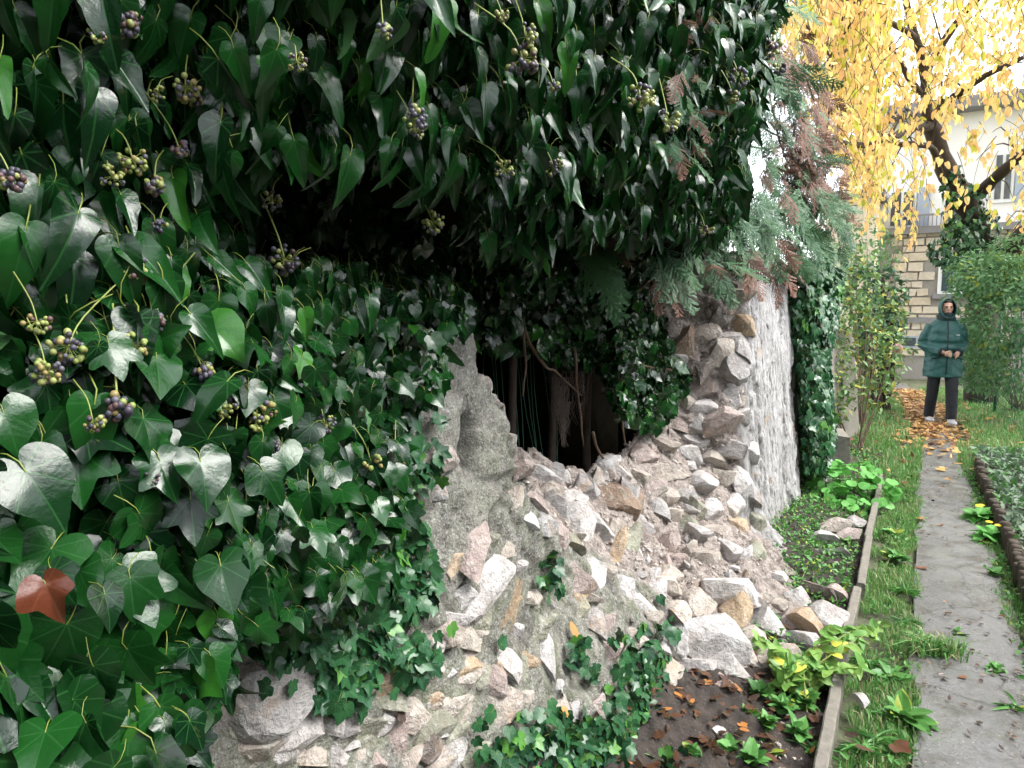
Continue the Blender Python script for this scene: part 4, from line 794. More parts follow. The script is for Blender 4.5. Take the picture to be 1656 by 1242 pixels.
win = hpart('window', wx0 - .03, wx1 + .03, wz0 - .02, wz1 + .03, HY - .06, .1, M['frame'], house)
wm = (wx0 + wx1) / 2
for a_, b_ in ((wx0 + .05, wm - .03), (wm + .03, wx1 - .05)): hpart('pane', a_, b_, wz0 + .05, wz1 - .04, HY - .075, .03, M['glass'], win)
hpart('sill', wx0 - .12, wx1 + .12, wz0 - .13, wz0 - .03, HY - .2, .25, M['ledge'], win)
hpart('cornice', XL - .1, XR + .1, zc - .02, zc + .14, HY - .28, .5, M['ledge'], house)
hpart('plinth_ledge', XL, XR, hz(1470, 522), hz(1470, 513), HY - .12, .15, M['ledge'], house)
cw = hpart('cellar_window', hx(1462), hx(1487), hz(1470, 562), hz(1470, 543), HY - .07, .06, M['shutter'], house); hpart('pane', hx(1465), hx(1484), hz(1470, 559), hz(1470, 546), HY - .085, .02, M['glass'], cw)
ztop = zc + 2.7
hpart('upper_storey', XL, XR, zc + .14, ztop, HY, .3, M['render_white'], house)
for a_, b_, y0, y1 in ((1428, 1472, 372, 305), (1590, 1625, 330, 245), (1520, 1556, 372, 310)):
    x0, x1, z0, z1 = hx(a_), hx(b_), hz(a_, y0), hz(b_, y1); wn = hpart('window', x0, x1, z0, z1, HY - .05, .06, M['frame'], house); mm_ = (x0 + x1) / 2
    for p0, p1 in ((x0 + .06, mm_ - .03), (mm_ + .03, x1 - .06)): hpart('pane', p0, p1, z0 + .08, z1 - .08, HY - .065, .03, M['glass'], wn)
    sh = hpart('shutter', x1 + .02, x1 + .02 + (x1 - x0) * .45, z0, z1, HY - .09, .05, M['shutter'], house)
# balcony rail
rail = hpart('balcony_rail', hx(1440), hx(1540), hz(1490, 352), hz(1490, 349), HY - .34, .03, M['ledge'], house)
for k in range(16): x = hx(1440) + (hx(1540) - hx(1440)) * k / 15; hpart('baluster', x - .01, x + .01, zc + .14, hz(1490, 350), HY - .335, .02, M['ledge'], rail)
rf = hpart('roof', XL - .4, XR + .4, ztop, ztop + .25, HY - .5, 6, M['ledge'], house); hpart('side_wall', XL, XL + .3, -.2, ztop, HY + .3, 6, M['render_white'], house)
shed = thing('outbuilding', 'cream rendered outbuilding wall left of the stone house', 'building', (hx(1380), HY - 1.5, 0))
sx0, sx1, sz1 = hx(1330) * .93, hx(1411) * .93, hz(1380, 335)
v_, t_ = box(((sx0 + sx1) / 2, HY - .5, sz1 / 2 - .1), (sx1 - sx0, 2, sz1 + .2)); obj('wall', mesh_of('wall', v_ - np.array(shed.location), t_, [M['cream']], smooth=False), shed)
v_, t_ = box(((sx0 + sx1) / 2, HY - .5, sz1 + .1), (sx1 - sx0 + .3, 2.3, .14)); obj('roof', mesh_of('roof', v_ - np.array(shed.location), t_, [M['ledge']], smooth=False), shed)
# ------------------------------------------------------------------ autumn cherry
tb = at(1592, 560, 12.2); tb[2] = 0
tree = thing('cherry_tree', 'autumn cherry tree with drooping yellow and orange leaves and ivy-clad trunk', 'tree', tb)
limbs = [([tb, at(1588, 430, 12.2), at(1562, 335, 12), at(1530, 275, 11.8), at(1503, 200, 11.6)], .26, .12),
         ([at(1503, 205, 11.6), at(1478, 205, 11), at(1440, 222, 10), at(1380, 235, 9), at(1325, 215, 8.3)], .09, .02),
         ([at(1500, 205, 11.6), at(1495, 120, 11.4), at(1470, 20, 11), at(1440, -120, 10.6)], .10, .03),
         ([at(1500, 195, 11.6), at(1540, 160, 11), at(1600, 120, 10), at(1720, 60, 9.5)], .08, .02),
         ([at(1570, 320, 12), at(1600, 300, 11.7), at(1640, 262, 11), at(1720, 215, 10.5), at(1850, 180, 10)], .12, .04),
         ([at(1488, 150, 11.4), at(1420, 60, 10), at(1370, 80, 9), at(1325, 112, 8.5)], .05, .015),
         ([at(1525, 270, 11.8), at(1500, 235, 11.2), at(1440, 235, 10.4), at(1410, 240, 10)], .06, .02),
         ([at(1620, 470, 12), at(1640, 400, 11.5), at(1662, 372, 11), at(1720, 330, 10.5)], .16, .1),
         ([at(1495, 120, 11.4), at(1560, 20, 11), at(1650, -60, 10), at(1800, -120, 9.5)], .07, .02),
         ([at(1478, 60, 11), at(1400, 10, 10), at(1320, -30, 9), at(1270, -80, 8.6)], .05, .015)]
a = Acc(); LP = []
for k, (pts, r0, r1) in enumerate(limbs):
    c = curve(pts, 18); c = c + .04 * np.stack([fbm(c * 2.3 + j * 7, 2, j + k) for j in range(3)], 1) * (np.linspace(0, 1, 18)[:, None] > .02)
    v_, t_ = tube(c, np.linspace(r0, r1, 18) * (1 + .1 * np.sin(np.arange(18) * 2.1)), 9)
    if k == 0: a0 = Acc(); a0.add(v_, t_); a0.build('trunk', [M['bark']], tree)
    else: b_ = Acc(); b_.add(v_, t_); b_.build('limb', [M['bark']], tree); LP.append(c)
rt = np.random.default_rng(77)
polyT = [(1262, 30), (1300, -200), (1500, -500), (2300, -600), (2400, 420), (1700, 440), (1650, 400), (1600, 380), (1560, 420), (1525, 460), (1512, 480), (1495, 430), (1470, 390), (1440, 385), (1405, 380), (1385, 350), (1370, 300), (1335, 230), (1330, 140), (1295, 70)]
P, Y, Z = [], [], []; tw = Acc(); n_tw = 0
while n_tw < 2700:
    px, py = (rt.uniform(1255, 1430), rt.uniform(-30, 330)) if n_tw % 6 == 0 else (rt.uniform(1255, 2150), rt.uniform(-420, 420))
    if not inpoly(np.array([px]), np.array([py]), polyT)[0]: continue
    if rt.random() > np.interp(py, [-100, 230, 420], [1, .85, .5]): continue
    if 1490 < px < 1640 and 170 < py < 430 and rt.random() < .72: continue
    dep = rt.uniform(7.6, 12.6) if py < 260 else rt.uniform(9, 12.6); s0 = at(px, py - 25, dep); ln = rt.uniform(.3, .75); dr = np.array([rt.normal(0, .35), rt.normal(0, .35), -1.0 + rt.normal(0, .25)]); dr /= np.linalg.norm(dr)
    side = np.array([rt.normal(0, 1), rt.normal(0, 1), .2]); c = curve([s0 + side * .12, s0 + dr * ln * .4, s0 + dr * ln], 5); v_, t_ = tube(c, np.linspace(.005, .002, 5), 3, False); tw.add(v_, t_); n_tw += 1
    q_ = project(c)[1][-1]
    for _ in range(int(rt.integers(6, 13))):
        t = rt.uniform(.1, 1); p = c[0] + (c[-1] - c[0]) * t + rt.normal(0, .035, 3); P.append(p); Y.append(-ZV + rt.normal(0, .32, 3)); Z.append(np.array([rt.normal(), rt.normal(), .25]))
tw.build('twig', [M['bark']], tree, True, 'stuff')
# second order branches from limbs
for c in LP:
    for _ in range(9):
        i_ = rt.integers(3, 18); s0 = c[i_]; d_ = nrm(np.array([rt.normal(0, 1), rt.normal(0, 1), rt.normal(.1, .6)])) * rt.uniform(.5, 1.5); a = Acc(); a.add(*tube(curve([s0, s0 + d_ * .6 + ZV * .1, s0 + d_ - ZV * .2], 6), np.linspace(.016, .004, 6), 4, False)); a.build('branch', [M['bark']], tree)
P = np.array(P); leaves(tree, P, np.array(Y), np.array(Z), rt.uniform(.07, .115, len(P)), rt.integers(0, 6, len(P)), M['autumn'], tplset([OVAL, [(0, 1), (10, .82), (26, .58), (55, .38), (100, .24), (180, .02)]], 6, (1.0,), .2, 480, (.1, .4), (0, .4), (0, .05), .014), None, 300)
tv = thing('ivy', 'dark ivy sleeve climbing the trunk of the cherry tree', 'ivy', tb + np.array([-.1, -.4, 0]), 'ivy plants in the garden')
P, Nn_ = vol([(at(1590, 440, 12.1), (.42, .4, .5)), (at(1580, 385, 12.05), (.36, .36, .5)), (at(1560, 340, 11.9), (.3, .3, .45)), (at(1548, 400, 11.7), (.4, .3, .35)), (at(1620, 425, 11.8), (.4, .3, .25)), (at(1540, 300, 11.8), (.16, .2, .35))], 1500, 88, .6)
leaves(tv, P, Nn_ * .4 - ZV + rt.normal(0, .3, P.shape), Nn_ + rt.normal(0, .3, P.shape), rt.uniform(.06, .1, len(P)), rt.integers(0, 9, len(P)), M['ivy_small'], SML, SML, 0)
stems(tv, [([tb + [.1, -.28, 0], at(1585, 430, 11.9), at(1560, 335, 11.75)], .02, .01)], 'bark')
# ------------------------------------------------------------------ right hedge, fence
hp = ground(1612, 672)
hr = thing('shrub', 'rounded light green leafy shrub spilling over the green wire fence', 'shrub', hp + np.array([.35, .6, 0]))
bl = [(at(px, py, dp), rad) for px, py, dp, rad in ((1600, 450, 10.2, (.45, .5, .35)), (1640, 455, 10, (.5, .5, .4)), (1560, 500, 10.6, (.3, .4, .45)), (1620, 520, 10, (.5, .5, .5)), (1690, 500, 9.6, (.6, .6, .6)), (1650, 590, 10, (.4, .4, .45)), (1590, 440, 10.6, (.4, .4, .3)), (1580, 560, 10.7, (.25, .3, .4)), (1720, 440, 9.8, (.6, .5, .5)), (1640, 410, 10.5, (.4, .4, .3)), (1780, 520, 9.3, (.7, .7, .9)), (1575, 600, 10.5, (.3, .3, .3)), (1600, 600, 10.3, (.3, .3, .35)), (1560, 560, 10.9, (.25, .3, .4)), (1560, 440, 10.8, (.25, .3, .3)))]
bush(hr, bl, 9500, .066, M['shrub'], OV, 101, 0, 'twig', hr.location, .009, .3, 2)
gh = thing('added_sky_block_hedge', 'unseen leafy hedge added beyond the flower bed and behind the camera to block low sky', 'hedge', (3.4, 2, 0))  # added out of view, cuts low sky so the canopy recess darkens
bl = [(np.array([3.5 + rs.gauss(0, .12), yy_, zz_ + rs.gauss(0, .08)]), (.55, .7, .6)) for yy_ in np.arange(-7, 9.5, .8) for zz_ in (.5, 1.3, 2.1, 2.7)] + [(np.array([xx_, -6.5 + rs.gauss(0, .1), zz_]), (.7, .5, .6)) for xx_ in np.arange(-3, 3.4, .9) for zz_ in (.5, 1.3, 2.1, 2.7)]
bush(gh, bl, 11000, .12, M['shrub'], OV, 141, 0, 'twig', None, .006, .3, 0)
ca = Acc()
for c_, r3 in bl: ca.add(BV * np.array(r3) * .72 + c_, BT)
ca.build('inner_shade_core', [M['shade_core']], gh, True, 'stuff')  # near-black filling, painted shade inside the added hedge
fence = thing('wire_fence', 'green metal wire fence with slim posts beside the path', 'fence', ground(1608, 672))
fps = []
for px, py, top in ((1608, 672, 478), (1562, 652, 520), (1546, 640, 518), (1660, 720, 470), (1537, 622, 520)):
    g = ground(px, py); dz = (g - CAM) @ CF; h_ = (py - top) * dz / F; le = rs.gauss(.03, .03)
    v_, t_ = tube(np.array([g - ZV * .1, g + ZV * h_ * .5 + CR * le * .5, g + ZV * h_ + CR * le]), .022, 8); b_ = Acc(); b_.add(v_, t_); b_.build('post', [M['green_metal']], fence); fps.append((g, g + ZV * h_ + CR * le))
fps.sort(key=lambda t: t[0][1]); a = Acc()
for (g0, t0), (g1, t1) in zip(fps[:-1], fps[1:]):
    for k in range(1, 12): a.add(*tube(np.array([g0 + (t0 - g0) * k / 11, (g0 + (t0 - g0) * k / 11 + g1 + (t1 - g1) * k / 11) / 2 - ZV * .01, g1 + (t1 - g1) * k / 11]), .0028, 4, False))
    m_ = int(np.linalg.norm(g1 - g0) / .1)
    for k in range(1, m_): f_ = k / m_; a.add(*tube(np.array([g0 + (g1 - g0) * f_, g0 + (g1 - g0) * f_ + (t0 - g0 + (t1 - g1 - t0 + g0) * f_)]), .0022, 4, False))
a.build('wire_mesh', [M['green_metal']], fence, True, 'stuff')
# ------------------------------------------------------------------ left plants beyond the wall
rb = ground(1385, 742); rose = thing('rose_bush', 'tall straggly rose bush with thorny stems and yellow-green leaves', 'bush', rb)
bush(rose, [(at(px_, py_, dp_), (rx_, .3, rz_)) for px_, py_, dp_, rx_, rz_ in ((1350, 660, 8, .22, .2), (1415, 640, 8, .25, .22), (1370, 500, 8.2, .36, .4), (1405, 545, 8.3, .38, .35), (1355, 570, 8.2, .32, .35), (1428, 595, 8.2, .26, .3), (1390, 455, 8.5, .3, .45), (1430, 505, 8.6, .3, .35), (1370, 620, 8.1, .3, .25), (1446, 565, 8.8, .22, .3), (1340, 520, 8.4, .25, .35))], 2000, .06, M['rose_leaf'], OV, 111, 0, 'twig', None, .008, .1, 1)
ro = thing('rose', 'pale pink rose bloom on the straggly rose bush', 'flower', at(1452, 566, 8.6)); M['petal'] = m_plain('rose_petal', (.85, .62, .58), .6, .1, 20)
for k in range(14):
    an = k * 2.4; el = .2 + k * .09; d_ = np.array([math.cos(an) * math.cos(el), math.sin(an) * math.cos(el), math.sin(el)]); v_, t_, uv_ = leaf_tpl(ROUND, (.6, 1.0), .1, -.4, .05, k, 0); R = frames(d_[None] * .6 + ZV * .6, d_[None] * -1)[0]; obj('petal', mesh_of('petal', v_ @ R.T * .055 + d_ * .02, t_, [M['petal']]), ro)
ds_ = thing('shrub', 'dark evergreen shrub with a short bare trunk beyond the rose bush', 'shrub', ground(1424, 668))
bush(ds_, [(at(1430, 470, 11.5), (.32, .4, .4)), (at(1420, 520, 11.4), (.32, .4, .4)), (at(1395, 470, 11.8), (.3, .4, .5)), (at(1440, 525, 11.3), (.2, .3, .3)), (at(1400, 560, 11.2), (.25, .3, .3))], 1300, .085, M['dark_shrub'], OVB, 121, 0, 'bark', None, .05)
ls_ = thing('shrub', 'pale green young shrub with upright shoots in front of the outbuilding', 'shrub', ground(1390, 690))
bush(ls_, [(at(1400, 395, 12.6), (.35, .4, .5)), (at(1435, 405, 12.8), (.22, .4, .35)), (at(1370, 420, 12.4), (.35, .4, .5)), (at(1345, 450, 11.8), (.35, .4, .6))], 1000, .07, M['shrub'], OV, 123, 0)
polyR = [(1272, 430), (1310, 420), (1365, 440), (1352, 520), (1340, 580), (1345, 640), (1352, 700), (1335, 770), (1300, 760), (1294, 640), (1286, 560), (1272, 500)]
ivyR = thing('ivy', 'grey-green ivy covering the far end of the wall behind white plaster', 'ivy', wpt(4.7, 0.0, -.2), 'ivy plants in the garden')
P, L = cloud(polyR, lambda u_, v_: lerp1(u_, [3.8, 4.2, 6.5], [.0, .04, .05]), (.04, -.05, -.12), .04, (3.98, 8.0), (.2, 2.6), 37, .05); Y, Z = ivy_dirs(len(P), rt, .2, .35, .4, .4)
leaves(ivyR, P, Y, Z, rt.uniform(.045, .075, len(P)), rt.integers(0, 9, len(P)), M['ivy_small'], SMH, SML, 200)
stems(ivyR, [([wpt(4.8, .0, -.17), wpt(4.9, 1.0, -.17), wpt(4.8, 1.6, -.17)], .02, .008)], 'bark')
wb = Acc(); wb.add(*[x for x in prism([(4.0, -.2), (8.2, -.2), (8.2, 1.3), (5.5, 1.6), (4.0, 1.8)], -.2, -.5)][:2])
rw = obj('low_wall', mesh_of('low_wall', wpt(*np.concatenate(wb.V).T), np.concatenate(wb.T), [M['concrete']], smooth=False)); tag(rw, 'plain grey wall continuing behind the ivy past the plastered end', 'wall')
g = ground(1335, 765); v_, t_ = box((0, 0, 0), (.34, .5, .46)); bm_ = bmesh.new()
for q_ in v_: bm_.verts.new(q_)
bm_.verts.ensure_lookup_table()
for t3 in t_: bm_.faces.new([bm_.verts[i_] for i_ in t3])
bmesh.ops.subdivide_edges(bm_, edges=bm_.edges, cuts=5, use_grid_fill=True); me = bpy.data.meshes.new('stone_block')
C_ = np.array([x.co[:] for x in bm_.verts]); C_ += .03 * np.stack([fbm(C_ * 6 + k * 9, 3, k) for k in range(3)], 1)
for x, q_ in zip(bm_.verts, C_): x.co = q_
bm_.to_mesh(me); bm_.free(); me.materials.append(M['concrete']); bk = obj('stone_block', me); bk.location = (g[0], g[1], .2); bk.rotation_euler = (0, .06, .2); tag(bk, 'weathered grey stone block between the wall end and nasturtiums', 'block')
# nasturtium
nb = ground(1372, 822); na = thing('nasturtium', 'bright green clump of round nasturtium leaves beside the wall end', 'plant', nb)
P, Nn_ = vol([(nb + ZV * .14 + [.0, .15, 0], (.33, .3, .22)), (nb + ZV * .08 + [-.05, -.12, 0], (.22, .2, .12))], 230, 131, .75); k_ = P[:, 2] > .05; P, Nn_ = P[k_], Nn_[k_]
leaves(na, P, nrm(rt.normal(size=P.shape)) * .5 - ZV * .2 + Nn_ * .3, ZV * .8 + Nn_ * .5 + (CAM - P) * .03 + rt.normal(0, .2, P.shape), rt.uniform(.028, .05, len(P)), rt.integers(0, 4, len(P)), M['nasturtium'], RD, RD, 250)
# yellowing plant in the front of the bed
fb = ground(1285, 1150); fp = thing('leafy_plant', 'yellow-green leafy plant leaning over the concrete edging', 'plant', fb)
P = []; Y = []; a = Acc()
for k in range(16):
    tip_ = at(rs.uniform(1215, 1425), rs.uniform(1005, 1100), rs.uniform(2.75, 3.15)); c = curve([fb + [rs.gauss(0, .06), rs.gauss(0, .06), .02], (fb + tip_) / 2 + ZV * .08, tip_], 9); a.add(*tube(c, np.linspace(.005, .002, 9), 4, False))
    for j in range(2, 9):
        for s_ in (0, 1, 2):
            P.append(c[j]); Y.append(nrm(np.array([rs.gauss(0, 1), rs.gauss(0, 1), rs.gauss(.15, .4)])))
a.build('stem', [M['stem']], fp); P = np.array(P); Y = np.array(Y)
leaves(fp, P, Y, ZV * .9 + rt.normal(0, .35, P.shape) + (CAM - P) * .1, rt.uniform(.035, .068, len(P)), rt.integers(0, 5, len(P)), M['spurge'], OVB, OVB, 260, occl=False)
for k, (px, py, n_, ln) in enumerate(((1230, 1130, 60, .055), (1265, 1150, 70, .05), (1300, 1140, 60, .06), (1330, 1105, 40, .06), (1210, 1160, 30, .045), (1330, 1010, 22, .05), (1265, 985, 16, .06), (1290, 1190, 24, .06), (1240, 1175, 30, .05), (1120, 1225, 14, .045), (1180, 1215, 20, .05), (1215, 1235, 26, .06), (1060, 1235, 12, .04))):
    lw = 'small bushy green weed in the dark leaf-littered soil' if py > 1165 else 'bright green weed between the fallen stones above the leafy plant' if py < 1050 else 'bushy green weed at the base of the yellow-green leafy plant'
    rosette('low_weed', lw, 'weed', ground(px, py, .05), n_, ln, M['weed'], OVB, 600 + k, 'bed weeds: ' + lw, 1.1)
rue = thing('leafy_plant', 'blue-green small-leaved plant growing at the plaster wall foot', 'plant', ground(1290, 985)); gb = np.array(rue.location)
bush(rue, [(at(1270, 905, 4.6), (.12, .15, .1)), (at(1300, 930, 4.4), (.13, .12, .08)), (at(1260, 925, 4.5), (.1, .1, .1)), (at(1320, 960, 4.2), (.1, .1, .06))], 170, .05, M['dark_shrub'], OVB, 133, 120, 'stem', gb, .004)
# weeds creeping over both path edges
q9 = np.random.default_rng(96); P = np.concatenate([np.column_stack([q9.normal(-.02, .07, 2600), q9.uniform(2.2, 9.5, 2600), np.zeros(2600)]), np.column_stack([q9.normal(.57, .045, 1900), q9.uniform(2.6, 9.5, 1900), np.zeros(1900)])]); P = P[fbm(P * (4, 4, 1), 3, 97) > -.02]
P[:, 2] = q9.uniform(.005, .04, len(P)); vc = thing('ground_cover', 'small broad-leaved weeds creeping over the edges of the tarmac path', 'plants', (.0, 5, 0)); vc['kind'] = 'stuff'
leaves(vc, P, nrm(q9.normal(size=P.shape)) + ZV * .25, ZV + q9.normal(0, .4, P.shape), q9.uniform(.012, .034, len(P)), q9.integers(0, 6, len(P)), M['weed'], OV, OV, 0)
# low green ground cover in the bed
q8 = np.random.default_rng(86); P = np.column_stack([q8.uniform(-.95, -.24, 8000), q8.uniform(3.1, 8.6, 8000), np.zeros(8000)]); P = P[fbm(P * (3.2, 3.2, 1), 3, 87) > np.interp(P[:, 1], [3.1, 4.2, 8], [.08, -.12, -.35])]
P[:, 2] = bed_z(P) + q8.uniform(.0, .05, len(P)); lc = thing('ground_cover', 'low green chickweed carpet between the fallen stones and edging', 'plants', (-.5, 5, 0)); lc['kind'] = 'stuff'
leaves(lc, P, nrm(q8.normal(size=P.shape)) + ZV * .2, ZV + q8.normal(0, .4, P.shape), q8.uniform(.014, .034, len(P)), q8.integers(0, 6, len(P)), M['weed'], OV, OV, 0)
# green netting in the dark behind the breach
net = thing('garden_net', 'dark green netting strands hanging in the shade behind the breach', 'net', wpix(850, 740, -.7) * [1, 1, 0])
for k in range(14):
    x = 785 + k * 8 + rs.gauss(0, 2); b_ = Acc(); b_.add(*tube(curve([wpix(x, 560, -.8), wpix(x + 6 + rs.gauss(0, 3), 650, -.78), wpix(x + 18 + rs.gauss(0, 4), 760, -.74)], 6), .0022, 4, False)); b_.build('strand', [M['green_metal']], net)
# edging, weeds, grass
for k, (y0, y1, dx, rz) in enumerate(((2.1, 3.15, .005, .008), (3.17, 4.2, -.005, -.012), (4.22, 5.2, .01, .01), (5.22, 6.2, .0, -.006), (6.22, 7.25, .006, .015))):
    n_ = 14; yy = np.linspace(y0, y1, n_); ring = np.array([[-.022, 0], [-.022, .135], [-.016, .142], [.016, .142], [.022, .135], [.022, 0]]); V = np.concatenate([np.column_stack([ring[:, 0] + .0012 * rs.gauss(0, 1), np.full(6, y - (y0 + y1) / 2), ring[:, 1] + .0015 * rs.gauss(0, 1)]) for y in yy])
    q = quads([[i_ * 6 + j, i_ * 6 + (j + 1) % 6, (i_ + 1) * 6 + (j + 1) % 6, (i_ + 1) * 6 + j] for i_ in range(n_ - 1) for j in range(6)]); T = np.concatenate([q, [[0, j + 1, j] for j in range(1, 5)], np.array([[0, j, j + 1] for j in range(1, 5)]) + (n_ - 1) * 6])
    o = obj('concrete_edging', mesh_of('concrete_edging', V, T, [M['concrete']], smooth=False)); o.location = (-.205 + dx, (y0 + y1) / 2, -.03 - .012 * (k % 2)); o.rotation_euler = (rs.gauss(0, .006), rs.gauss(.03, .04), rz); tag(o, ('weathered concrete edging strip running under the yellow-green leafy plant', 'concrete edging strip beside the orange-brown and white fallen stones', 'concrete edging strip next to the bare soil and creeping weeds', 'concrete edging strip beside the small group of loose stones', 'concrete edging strip ending under the bright nasturtium clump')[k], 'edging', 'concrete strips edging the bed')
def blades(root_name, label, cat, pts, ln, mat, seed, kind='stuff', lean=.45):
    r = np.random.default_rng(seed); n_ = len(pts); a = Acc(); L_ = r.uniform(.5, 1.25, n_) * ln; an = r.uniform(0, 6.28, n_); w_ = L_ * r.uniform(.035, .07, n_); le = np.abs(r.normal(0, lean, n_))
    d_ = np.stack([np.cos(an), np.sin(an), np.zeros(n_)], 1); s_ = np.stack([-np.sin(an), np.cos(an), np.zeros(n_)], 1)
    p0 = pts - s_ * w_[:, None]; p1 = pts + s_ * w_[:, None]; m_ = pts + d_ * (L_ * le * .35)[:, None] + ZV * (L_ * .6)[:, None]; e_ = pts + d_ * (L_ * le)[:, None] + ZV * (L_ * np.clip(1 - .35 * le, .3, 1))[:, None]
    V = np.stack([p0, p1, m_ + s_ * w_[:, None] * .7, m_ - s_ * w_[:, None] * .7, e_], 1).reshape(-1, 3); b_ = np.arange(n_)[:, None] * 5; T = np.concatenate([b_ + [0, 1, 2], b_ + [0, 2, 3], b_ + [3, 2, 4]])
    a.add(V, T, None, 0, np.repeat(r.random(n_), 5)); o = a.build(root_name, [mat], None, True, kind); return tag(o, label, cat)
rg = np.random.default_rng(55)
def scatter(n, x0, x1, y0, y1, mask=None, seed=3, thr=-.1, z=.0, sc=3.0):
    P = np.column_stack([rg.uniform(x0, x1, n), rg.uniform(y0, y1, n) , np.full(n, z)]); m = fbm(P * (sc, sc, 1), 3, seed) > thr
    if mask is not None: m &= mask(P)
    return P[m]
onpath = lambda P: np.abs(P[:, 0] - path_mid(P[:, 1])) > path_hw(P[:, 1]) * (.92 + .25 * fbm(P * 4, 2, 8))
G = np.concatenate([scatter(24000, -.18, .16, 2.0, 8.6, onpath, 3, -.05, .0, 5), scatter(11000, .42, .66, 2.5, 9, onpath, 4, -.05, .0, 5), scatter(1500, -1.0, -.25, 4.6, 7.6, None, 7, .05, .05)])
blades('grass', 'thin straggly grass along the path verges', 'grass', G, .05, M['grass'], 56)
carp = lambda P: onpath(P) & ((P[:, 1] < 10) | (np.abs(P[:, 0] - path_mid(P[:, 1])) > .33))
G2 = np.concatenate([scatter(26000, -1.6, .4, 7.6, 17, carp, 5, -.35), scatter(24000, .4, 2.2, 8.6, 17, carp, 6, -.35)])
blades('grass', 'longer lush grass on both sides of the leaf-covered far path', 'grass', G2, .10, M['grass'], 57)
for k, (px, py, n_, ln) in enumerate(((1450, 905, 34, .09), (1462, 960, 26, .08), (1445, 868, 30, .08), (1402, 1078, 26, .09), (1465, 1165, 34, .11), (1420, 1205, 22, .10), (1440, 1100, 20, .08), (1395, 1215, 16, .09), (1548, 1028, 12, .04), (1310, 1215, 22, .08), (1240, 1225, 26, .07), (1465, 1010, 22, .07), (1610, 1090, 16, .07), (1640, 1150, 14, .08), (1605, 930, 18, .07), (1590, 880, 18, .07))):
    wl = 'weed rosette in the dark soil below the fallen stones' if px < 1330 else 'weed rosette growing on the tarmac itself' if px in (1548,) else 'weed rosette at the path edge beside the log edging' if px > 1580 else 'broad-leaved weed rosette in the grass verge beside the concrete edging' if k % 2 == 0 else 'narrow-leaved dandelion rosette in the grass verge beside the concrete edging'
    rosette('weed', wl, 'weed', ground(px, py, .012), n_, ln, M['weed'], BL if k % 2 else OV, 700 + k, 'weeds: ' + wl, .5)
c0 = ground(1480, 1055); P = []
for f_ in np.linspace(0, 1, 420): P.append(c0 + (ground(1545, 1068) - c0) * f_ + np.array([rs.gauss(0, .02), rs.gauss(0, .035), .015]))
blades('grass_tuft', 'dense green grass tuft sprawling onto the path from the verge', 'grass', np.array(P), .085, M['grass'], 58, None, .9)
# log edging right of the path
le_ = thing('log_edging', 'short grey wooden palisade logs edging the right flower bed', 'edging', (.62, 4.4, 0)); y = 3.2
lm = tube(np.array([[0, 0, -.12], [0, 0, .0], [0, 0, .085], [0, 0, .095]]), [.03, .03, .029, .024], 10); lme = mesh_of('log', *lm, [M['wood']])
while y < 8.3:
    o = obj('log', lme, le_); s_ = rs.uniform(.85, 1.15); o.location = (.0 + rs.gauss(0, .006) - .0, y - 4.4, .05 + rs.gauss(0, .014)); o.rotation_euler = (rs.gauss(0, .05), rs.gauss(0, .05), rs.uniform(0, 6)); o.scale = (s_, s_, 1); y += .063 * s_
# right bed plants
r8 = np.random.default_rng(81); nP = 0; gc = Acc()
P = np.column_stack([.65 + np.abs(r8.normal(0, .7, 3600)), r8.uniform(3.3, 9.3, 3600), np.zeros(3600)]); hgt = .06 + .16 * np.clip(fbm(P * 2.2, 3, 83) + .3, 0, 1); P[:, 2] = .05 + hgt * r8.uniform(.4, 1, 3600)
dm = thing('ground_cover', 'silvery grey-green bedding plants filling the bed right of the path', 'plants', (1.5, 6, .05)); dm['kind'] = 'stuff'
leaves(dm, P, nrm(r8.normal(size=P.shape)) + ZV * .4, ZV + r8.normal(0, .5, P.shape), r8.uniform(.035, .075, 3600), r8.integers(0, 6, 3600), M['silver'], OV, OV, 0)
M['yellow'] = m_plain('yellow_petal', (.9, .62, .03), .5, .1, 20)
for k, (px, py) in enumerate(((1585, 838), (1598, 868))):
    g = ground(px, py, .04); t = rosette('primrose', 'yellow flowering primrose beside the wooden log edging', 'flower', g, 30, .11, M['nasturtium'], OVB, 900 + k, 'yellow primroses in the bed', .5)
    for j in range(4 if k == 0 else 2):
        f0 = np.array([rs.gauss(0, .03), rs.gauss(0, .03), .1]); fl = Acc()
        for i_ in range(5):
            an = i_ * 1.2566; v_, t_, _u = leaf_tpl(HEART, (1.0,), 0, .1, 0, i_, 0); R = frames(np.array([[math.cos(an), math.sin(an), .1]]), ZV[None] - [[.3, .5, 0]])[0]; fl.add(v_ @ R.T * .026 + f0 + g, t_)
        fl.build('bloom', [M['yellow']], t)
# fallen leaves
def litter(name, label, pts, sz, mat, seed, kind='stuff'):
    r = np.random.default_rng(seed); a = Acc(); tp = tplset([OVAL, OVAL, THREE], 6, (1.0,), .2, 490, (-.1, .2), (-.3, .3), (0, .05), .02)
    R = frames(np.column_stack([r.normal(size=(len(pts), 2)), r.normal(0, .15, len(pts))]), ZV + r.normal(0, .25, (len(pts), 3)))
    for k, p in enumerate(pts): v_, t_, u_ = tp[r.integers(0, 6)]; a.add(v_ @ R[k].T * sz * r.uniform(.6, 1.2) + p + ZV * .012, t_, u_, 0, r.random())
    o = a.build(name, [mat], None, True, kind); return tag(o, label, 'leaves')
n_ = 2600; yy = rg.uniform(9.3, 16.5, n_); xx = path_mid(yy) + rg.normal(0, .22, n_) - .05; pp = np.column_stack([xx, yy, np.full(n_, .02)])[rg.random(n_) < np.interp(yy, [9.3, 11, 13], [.25, .8, 1])]
